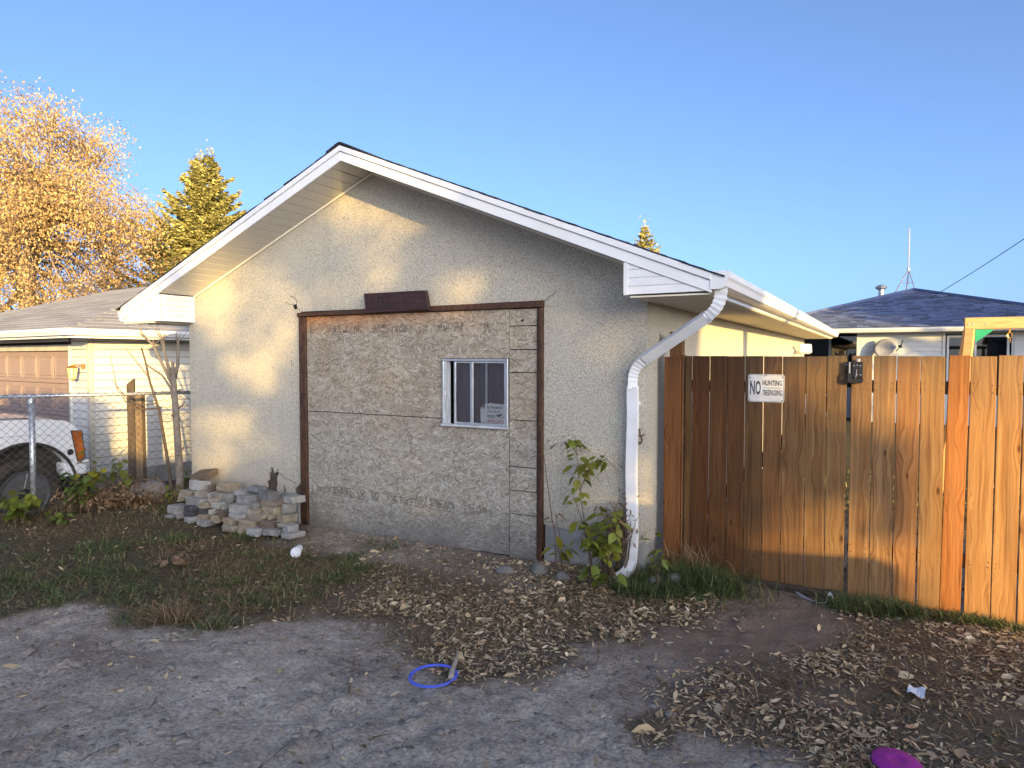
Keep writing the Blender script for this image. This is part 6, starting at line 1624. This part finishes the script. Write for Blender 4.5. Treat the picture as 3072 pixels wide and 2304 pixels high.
def leafy(name, label, cat, base, stems, seed, kind='raspberry', size=.075, tint=(1, 1, 1), mat='leaf_green', group=None, dry=0.0, stem_r=.005):
    """stems: list of (polyline, leaf count, first fraction)"""
    rr = random.Random(seed)
    t = Thing(name, label, cat, base, group=group)
    for P, n, f0 in stems:
        P = [Vector(p) for p in P]; k = len(P)
        t.part('stem', MB().tube(P, [stem_r * (1 - .6 * i / (k - 1)) for i in range(k)], 5), 'stem_brown')
        for i in range(n):
            f = f0 + (1 - f0) * (i + .5) / n * 1.0
            q = min(k - 2, int(f * (k - 1))); u = f * (k - 1) - q; p = P[q].lerp(P[q + 1], u)
            a = rr.uniform(0, 6.28); d = Vector((math.cos(a), math.sin(a) * .8 - .25, rr.uniform(-.15, .45))).normalized()
            pet = p + d * rr.uniform(.02, .06)
            dd = rr.random() < dry
            me = LEAF['dry' if dd else kind].copy() if False else LEAF['dry' if dd else kind]
            o = put('leaf', me, 'leaf_dry' if dd else mat, t.o) if False else bpy.data.objects.new('leaf', me)
            COL.objects.link(o); o.parent = t.o
            if not me.materials: me.materials.append(M[mat])
            o.material_slots[0].link = 'OBJECT'; o.material_slots[0].material = M['leaf_dry' if dd else mat]
            o.location = pet - Vector(t.off)
            pitch = rr.uniform(-1.0, .25); o.rotation_euler = (pitch, rr.uniform(-.5, .5), math.atan2(d.y, d.x) - math.pi / 2)
            s = size * rr.uniform(.65, 1.25); o.scale = (s * rr.uniform(.85, 1.1), s, s)
            c = rr.uniform(.75, 1.25); y_ = rr.uniform(0, .5)
            o.color = (tint[0] * c * (1 + .5 * y_), tint[1] * c, tint[2] * c * (1 - .3 * y_), 1)
    return t

def wall_plants():
    # by the right of the doorway, in front of the wall
    b = Vector((-2.05, 5.12, .03))
    leafy('raspberry_cane', 'tall raspberry cane with green leaves standing right of the boarded doorway', 'plant', tuple(b),
          [([b, b + Vector((-.05, -.02, .35)), b + Vector((-.12, .0, .72)), b + Vector((-.14, -.02, 1.10))], 24, .52),
           ([b + Vector((-.11, 0, .66)), b + Vector((.0, -.03, .88)), b + Vector((.12, -.05, .96)), b + Vector((.22, -.06, .88))], 16, .25),
           ([b + Vector((-.13, 0, .95)), b + Vector((-.20, -.03, 1.08)), b + Vector((-.27, -.04, 1.02))], 9, .2),
           ([b + Vector((.02, 0, 0)), b + Vector((-.10, 0, .45)), b + Vector((-.17, .0, .62))], 2, .7)], 5, size=.095, tint=(1.35, 1.2, 1))
    b2 = Vector((-1.86, 5.05, .03))
    st = []
    rr = random.Random(8)
    for i in range(13):
        e = b2 + Vector((rr.uniform(-.32, .16), rr.uniform(-.16, .05), rr.uniform(.22, .62)))
        st.append(([b2 + Vector((rr.uniform(-.08, .08), rr.uniform(-.04, .04), 0)), b2.lerp(e, .5) + Vector((0, 0, .12)), e], 11, .25))
    leafy('raspberry_bush', 'low leafy raspberry bush at the foot of the white downspout', 'plant', tuple(b2), st, 9, size=.088, tint=(1.45, 1.3, 1), dry=.08)
    b3 = Vector((-2.33, 5.0, .03))
    leafy('seedling', 'yellow green seedling close to the right door trim', 'plant', tuple(b3), [([b3, b3 + Vector((.02, 0, .16)), b3 + Vector((.0, -.02, .30))], 9, .3), ([b3, b3 + Vector((.05, -.01, .12)), b3 + Vector((.09, -.03, .22))], 5, .4)], 11, size=.095, tint=(1.6, 1.3, .8))
    b4 = Vector((-1.85, 4.78, .02))
    leafy('seedling', 'round leaved green seedling in front of the downspout outlet', 'plant', tuple(b4), [([b4, b4 + Vector((-.04, 0, .10)), b4 + Vector((-.08, -.01, .20))], 7, .3), ([b4, b4 + Vector((.06, -.02, .08)), b4 + Vector((.10, -.03, .15))], 6, .3)], 13, kind='round', size=.10)
    b5 = Vector((-1.48, 5.02, .06))
    leafy('seedling', 'small leafy sprig between the downspout and the grass mound', 'plant', tuple(b5), [([b5, b5 + Vector((.02, 0, .16)), b5 + Vector((.06, -.02, .28))], 8, .2), ([b5, b5 + Vector((-.03, .02, .2)), b5 + Vector((-.02, .02, .42))], 6, .4)], 14, size=.085, tint=(1.15, 1.05, .9))
    b6 = Vector((-2.42, 5.10, .03))
    leafy('dry_stalk', 'thin dead stalk with a dry seed head beside the door trim', 'plant', tuple(b6), [([b6 + Vector((.12, 0, 0)), b6 + Vector((.02, 0, .4)), b6 + Vector((-.06, .0, .95)), b6 + Vector((-.10, .02, 1.22))], 5, .62), ([b6 + Vector((.12, 0, 0)), b6 + Vector((.10, -.01, .25)), b6 + Vector((.06, -.02, .46))], 16, .82)], 16, kind='dry', size=.055, dry=1.0)
    V, F = leaf_quads(np.array([-1.83, 5.17, .40]) + np.random.default_rng(3).normal(size=(260, 3)) * np.array([.055, .03, .12]), .055, .8, .3, np.random.default_rng(4))
    b = np.array([-1.83, 5.17, .05])
    t = Thing('dead_plant', 'dry brown dead plant tangled behind the downspout foot', 'plant', tuple(b))
    mb = MB()
    for k in range(14): mb.tube([b + (random.uniform(-.06, .06), random.uniform(-.03, .03), 0), b + (random.uniform(-.1, .1), random.uniform(-.05, .03), .3), b + (random.uniform(-.16, .14), random.uniform(-.08, .04), random.uniform(.34, .52))], [.004, .003, .0015], 4, False)
    t.part('stems', mb, 'stem_brown', kind='stuff'); t.part('leaves', mesh_np('leaves', V - b, F), 'leaf_dry', kind='stuff')
    rq = random.Random(2)
    for lb, x, y, s in (('rounded stone at the foot of the right door trim', -2.46, 4.98, .07), ('stone half buried before the raspberry cane', -2.22, 4.92, .055), ('stone at the left edge of the leaf drift by the doorway', -2.72, 4.86, .06), ('stone in the grass just right of the downspout', -1.50, 5.08, .07), ('larger stone in the grass mound by the fence infill', -1.38, 5.13, .075)):
        bm = bmesh.new(); bmesh.ops.create_icosphere(bm, subdivisions=3, radius=1)
        for v in bm.verts:
            n_ = 1 + .16 * math.sin(v.co.x * 3 + s * 90) * math.cos(v.co.y * 2.5 + x * 9) + .07 * math.sin(v.co.z * 6 + y * 8)
            v.co = Vector((v.co.x * s * 1.2 * n_, v.co.y * s * n_, v.co.z * s * .75 * n_))
        me = bpy.data.meshes.new('stone'); bm.to_mesh(me); bm.free()
        o = put('stone', me, 'stone', None, True); o.location = (x, y, float(gz(x, y)) + s * .30); o.rotation_euler = (0, 0, rq.uniform(0, 6)); tag(o, lb, 'stone', 'stones by the garage wall')
wall_plants()

def left_plants():
    def bush(label, x, y, n, spread, h, seed, **k):
        z = float(gz(x, y)); b = Vector((x, y, z)); rr = random.Random(seed); st = []
        for i in range(n):
            e = b + Vector((rr.uniform(-spread, spread), rr.uniform(-spread, spread), h * rr.uniform(.55, 1.05)))
            st.append(([b + Vector((rr.uniform(-.1, .1) * spread * 3, rr.uniform(-.1, .1) * spread * 3, 0)), b.lerp(e, .55) + Vector((0, 0, h * .18)), e], k.get('per', 8), .15))
        k.pop('per', None)
        return leafy('vine_bush', label, 'plant', tuple(b), st, seed, **k)
    bush('light green broad leaved bush left of the fence post', -8.08, 3.83, 9, .22, .36, 101, kind='round', size=.10, tint=(1.0, 1.0, .8), per=9)
    bush('dark green vine climbing the fence right of the fence post', -7.98, 4.40, 10, .22, .45, 103, kind='round', size=.095, tint=(.62, .75, .8), per=8, dry=.05)
    b = Vector((-7.95, 4.52, .03))
    leafy('vine_bush', 'yellow tipped vine sprig before the pickup bumper', 'plant', tuple(b), [([b, b + Vector((-.03, 0, .35)), b + Vector((-.08, 0, .72))], 9, .45), ([b, b + Vector((.05, .02, .3)), b + Vector((.10, .05, .5))], 10, .4), ([b, b + Vector((-.1, -.05, .3)), b + Vector((-.15, -.06, .42))], 6, .5)], 105, kind='round', size=.095, tint=(2.1, 1.6, .7))
    b = Vector((-7.93, 4.83, .05))
    leafy('vine_bush', 'tall drooping green weed at the middle of the chain link fence', 'plant', tuple(b), [([b, b + Vector((-.02, .0, .3)), b + Vector((-.06, .02, .52))], 22, .3), ([b, b + Vector((.05, .0, .2)), b + Vector((.10, .03, .35))], 9, .2)], 107, kind='round', size=.10, tint=(1.05, 1.0, .7))
    bush('low weed in the grass before the fence post', -7.62, 3.96, 5, .14, .15, 109, kind='raspberry', size=.075, tint=(.9, .95, .8), per=6)
    bush('small green weed behind the left end of the paver heap', -7.2, 5.0, 4, .08, .22, 111, kind='raspberry', size=.06, tint=(1.0, .9, .6), per=6)
    bush('little plant beside the sapling foot', -7.34, 5.22, 4, .07, .38, 113, kind='raspberry', size=.06, tint=(.8, .9, .7), per=6)
    # brown heap of dead leaves and grass
    b = np.array([-7.76, 4.72, .04]); r = np.random.default_rng(6)
    t = Thing('dead_weed_heap', 'brown heap of dead weeds and dry grass along the chain link fence', 'weeds', tuple(b))
    n = 2200; X = b[0] + r.normal(size=n) * .26; Y = b[1] + r.normal(size=n) * .26
    X, Y = b[0] + (X - b[0]) * .6 - (Y - b[1]) * -.35, b[1] + (Y - b[1]) * .8 + (X - b[0]) * .35
    V, F = blades(n, X, Y, .22, .008, 1.5, 7); t.part('dry_grass', mesh_np('dry_grass', V - b, F), 'dry_grass', kind='stuff')
    c = b + r.normal(size=(900, 3)) * np.array([.22, .24, .075]) + np.array([0, 0, .13]); c[:, 2] = np.maximum(c[:, 2], .05)
    V, F = leaf_quads(c, .075, .3, .40, r); t.part('dead_leaves', mesh_np('dead_leaves', V - b, F), 'leaf_dry', kind='stuff')
    # boulder
    bm = bmesh.new(); bmesh.ops.create_icosphere(bm, subdivisions=4, radius=1)
    for v in bm.verts:
        p = v.co; n_ = 1 + .14 * math.sin(p.x * 2.7 + 1) * math.cos(p.y * 3.1) + .09 * math.sin(p.z * 5 + p.x * 4) + .03 * math.sin(p.x * 11) * math.sin(p.y * 9 + p.z * 7)
        v.co = Vector((p.x * .27 * n_, p.y * .20 * n_, max(-.1, p.z * .19 * n_)))
    me = bpy.data.meshes.new('boulder'); bm.to_mesh(me); bm.free()
    o = put('boulder', me, 'boulder', None, True); o.location = (-7.62, 4.98, .12); o.rotation_euler = (0, 0, R(35)); tag(o, 'grey brown boulder between the dead weeds and the paver heap', 'boulder')
    # pruned sapling
    b = Vector((-7.235, 5.10, 0.05))
    t = Thing('pruned_sapling', 'pale pruned sapling with cut stubs in front of the chain link fence', 'sapling', tuple(b))
    rt = Vector((.878, .479, 0))
    V_ = lambda s, z: b + rt * s + Vector((0, 0, z * .915))
    t.part('trunk', MB().tube([V_(0.01, -.1), V_(.01, .35), V_(-.005, .75), V_(-.02, 1.15), V_(-.035, 1.45), V_(-.04, 1.68)], [.058, .045, .041, .037, .034, .031], 10), 'sapling_bark', smooth=True)
    for P, ra, cut in [([V_(-.035, 1.50), V_(-.16, 1.78), V_(-.27, 2.05), V_(-.40, 2.18)], .020, 1), ([V_(-.04, 1.62), V_(-.12, 1.85), V_(-.18, 2.13)], .018, 1), ([V_(-.03, 1.62), V_(.01, 1.80), V_(.02, 2.08)], .024, 1), ([V_(-.04, 1.66), V_(-.05, 1.83)], .026, 1),
                       ([V_(-.03, 1.25), V_(-.08, 1.50), V_(-.17, 1.66), V_(-.36, 1.80)], .016, 1), ([V_(-.04, 1.55), V_(-.10, 1.72), V_(-.14, 1.95), V_(-.15, 2.14)], .015, 1), ([V_(-.02, 1.22), V_(.05, 1.27), V_(.085, 1.33)], .014, 0), ([V_(0, .66), V_(.05, .72), V_(.085, .80)], .012, 0),
                       ([V_(-.02, 1.45), V_(.04, 1.48), V_(.06, 1.47)], .013, 0)]:
        k = len(P); o = t.part('limb', MB().tube(P, [ra * (1 - .35 * i / (k - 1)) for i in range(k)], 7), 'sapling_bark', smooth=True)
        if cut: t.part('cut_end', MB().lathe([(ra * .64, 0), (ra * .6, .012)], P[-1], P[-1] - P[-2], 8), 'cut_wood', o)
    mb = MB()
    rq = random.Random(44)
    for c, n in ((V_(-.40, 2.18), 6), (V_(-.18, 2.13), 4), (V_(.02, 2.08), 9), (V_(-.27, 2.05), 5), (V_(-.15, 2.1), 4)):
        for _ in range(n):
            d = Vector((rq.uniform(-1, 1) * .6, rq.uniform(-1, 1) * .4, rq.uniform(.1, 1))).normalized() * rq.uniform(.06, .20)
            mb.tube([c, c + d * .6, c + d + Vector((0, 0, .01))], [.005, .004, .002], 4, False)
    for s, z, l in ((0, .52, .03), (.02, .66, .03), (-.03, 1.15, .03)): mb.lathe([(.02, 0), (.012, .02)], V_(s, z) + Vector((.02, -.045, 0)), (.3, -1, .1), 8)
    t.part('twigs', mb, 'sapling_bark')
    b = Vector((-7.30, 5.06, .05)); V2 = lambda s, z: b + rt * s + Vector((0, 0, z * .93))
    t = Thing('thin_sapling', 'thin dark sapling leaning left beside the pruned one', 'sapling', tuple(b))
    t.part('trunk', MB().tube([V2(0, -.1), V2(-.03, .4), V2(-.09, .85), V2(-.14, 1.20), V2(-.24, 1.55), V2(-.29, 1.82), V2(-.33, 1.98)], [.024, .020, .018, .016, .013, .011, .009], 7), 'bark_dark')
    t.part('limb', MB().tube([V2(-.18, 1.28), V2(-.35, 1.26), V2(-.52, 1.34), V2(-.68, 1.58)], [.009, .008, .006, .004], 5), 'bark_dark')
    t.part('limb', MB().tube([V2(-.12, 1.22), V2(-.40, 1.20), V2(-.52, 1.30), V2(-.62, 1.45), V2(-.70, 1.9)], [.008, .007, .006, .005, .003], 5), 'bark_dark')
    t.part('limb', MB().tube([V2(-.26, 1.62), V2(-.40, 1.82), V2(-.52, 1.98)], [.009, .007, .005], 5), 'sapling_bark')
left_plants()

def litter_things():
    zf = lambda x, y: float(gzr(np.array(x), np.array(y)))
    # paper cup lying on its side, base to the camera
    c = Vector((-4.60, 4.40, zf(-4.6, 4.4) + .046)); d = Vector((.52, -.85, -.02)).normalized()
    t = Thing('paper_cup', 'white lidded takeaway cup lying on the grass left of the doorway', 'cup', (c.x, c.y, c.z - .046))
    t.part('cup', MB().lathe([(.0, -.078), (.031, -.078), (.032, -.074), (.044, .052)], c, d, 24), 'foam', smooth=False)
    t.part('lid', MB().lathe([(.0465, .046), (.048, .052), (.0465, .060), (.044, .064), (.0435, .072), (.040, .075), (.038, .070), (0, .070)], c, d, 24), 'foam')
    k = MB(); u = d.cross(Vector((0, 0, 1))).normalized(); w = u.cross(d)
    for a, b_, l in ((.3, .014, .010), (.9, .018, .012), (1.6, .016, .006)): 
        p = c + d * .0715 + (u * math.cos(a + 1.6) + w * math.sin(a + 1.6)) * .028
        k.obox(p, (.008, .003, .003), (a, .3, a))
    t.part('sip_hole', k, 'sign_black')
    # ring
    cx, cy = -2.150, 3.035; z = max(zf(cx + .13 * math.cos(a), cy + .13 * math.sin(a)) for a in np.linspace(0, 6.28, 24)) + .006; rr_ = .118
    P = []
    mb = MB(); prof = [(-.0085, -.0035), (-.004, -.005), (.0, -.002), (.004, -.005), (.0085, -.0035), (.0085, .003), (.004, .0055), (0, .0025), (-.004, .0055), (-.0085, .003)]
    n = 48; V = []; F = []
    rr_x = .128
    for i in range(n):
        a = 2 * math.pi * i / n; e = Vector((math.cos(a), math.sin(a), 0))
        for p, q in prof: V.append(Vector((cx, cy, z + .004 * math.sin(a + 1))) + e * (rr_x + p) + Vector((0, 0, q)))
    k_ = len(prof)
    F = [(i * k_ + j, ((i + 1) % n) * k_ + j, ((i + 1) % n) * k_ + (j + 1) % k_, i * k_ + (j + 1) % k_) for i in range(n) for j in range(k_)]
    single('toy_ring', 'bright blue plastic toss ring lying at the edge of the leaves', 'toy ring', MB().add(V, F), 'ring_blue', base=(cx, cy, z - .006))
    # stick
    a, b = Vector((-2.20, 3.36, zf(-2.2, 3.36) + .02)), Vector((-2.045, 3.055, zf(-2.045, 3.055) + .030))
    P = [a, a.lerp(b, .35) + Vector((.006, 0, .004)), a.lerp(b, .55), a.lerp(b, .8) + Vector((-.004, 0, .002)), b]
    st = MB().tube(P, [.006, .010, .013, .014, .017], 7)
    single('broken_stick', 'pale broken stick lying across the blue ring', 'stick', st, 'stick', base=tuple(b - Vector((0, 0, .017))))
    # purple disc, mostly out of the picture
    cx, cy = .085, 3.315; z = zf(cx, cy) + .016
    single('flying_disc', 'purple plastic flying disc on the leaves at the bottom edge', 'flying disc', MB().lathe([(0, .016), (.030, .0165), (.032, .0175), (.060, .017), (.062, .016), (.086, .0155), (.088, .0145), (.097, .010), (.102, .0), (.100, -.004), (.095, .006), (.085, .012), (0, .013)], (cx, cy, z), (.05, -.06, 1), 40), 'disc_purple', base=(cx, cy, z - .01), smooth=True)
    # paper
    cx, cy = .178, 4.06; z = zf(cx, cy) + .026
    pv = []; 
    for i in range(5):
        for j in range(4): pv.append((cx + (i / 4 - .5) * .075 + .012 * (j / 3), cy + (j / 3 - .5) * .062 - .005 * i, z + .010 * math.sin(i * 1.4 + j) + .006 * j))
    q = len(pv); pf = [(i * 4 + j, (i + 1) * 4 + j, (i + 1) * 4 + j + 1, i * 4 + j + 1) for i in range(4) for j in range(3)]
    single('paper_scrap', 'crumpled white paper scrap among the leaves on the right', 'paper', MB().add(pv + [(x, y, zz + .0012) for x, y, zz in pv], pf + [tuple(q + v for v in f[::-1]) for f in pf]), 'paper', base=(cx, cy, z - .02))
    # plastic strip by the gate
    P = [Vector(p) for p in ((-.535, 5.36, .05), (-.505, 5.345, .035), (-.47, 5.325, .03), (-.43, 5.31, .022), (-.385, 5.295, .018), (-.345, 5.29, .02), (-.325, 5.29, .03), (-.318, 5.295, .075), (-.305, 5.30, .095), (-.288, 5.30, .085), (-.283, 5.30, .06))]
    V = []; F = []
    for i, p in enumerate(P):
        w = .017 + .006 * math.sin(i * 1.9); tl = .4 * math.sin(i * .9); off = Vector((.15 * w, -w * math.cos(tl), w * .6 + w * math.sin(tl)))
        V += [p - off, p + off, p + off + Vector((0, -.002, .002)), p - off + Vector((0, -.002, .002))]
    for i in range(len(P) - 1):
        q = 4 * i; F += [(q, q + 4, q + 5, q + 1), (q + 1, q + 5, q + 6, q + 2), (q + 2, q + 6, q + 7, q + 3), (q + 3, q + 7, q + 4, q)]
    F += [(0, 1, 2, 3), (4 * len(P) - 1, 4 * len(P) - 2, 4 * len(P) - 3, 4 * len(P) - 4)]
    single('plastic_strip', 'crumpled white plastic strip lying before the gate foot', 'plastic strip', MB().add(V, F), 'paper', base=(-.42, 5.31, .01))
    # clump of big pale leaves in the grass
    b = np.array([-5.30, 3.66, zf(-5.3, 3.66)]); r = np.random.default_rng(12)
    t = Thing('leaf_clump', 'clump of big pale dry leaves alone in the grass', 'leaf clump', tuple(b))
    rq = random.Random(13)
    for i in range(22):
        o = bpy.data.objects.new('leaf', LEAF['round' if i % 3 else 'dry']); COL.objects.link(o); o.parent = t.o
        if not o.data.materials: o.data.materials.append(M['leaf_dry'])
        o.material_slots[0].link = 'OBJECT'; o.material_slots[0].material = M['leaf_dry']
        o.location = (rq.gauss(0, .075), rq.gauss(0, .07), .02 + rq.uniform(0, .05)); o.rotation_euler = (rq.uniform(-.7, .7), rq.uniform(-.8, .8), rq.uniform(0, 6.28)); s = rq.uniform(.05, .09); o.scale = (s, s, s)
        c = rq.uniform(.9, 1.5); o.color = (c * 1.05, c * 1.0, c, 1)
litter_things()
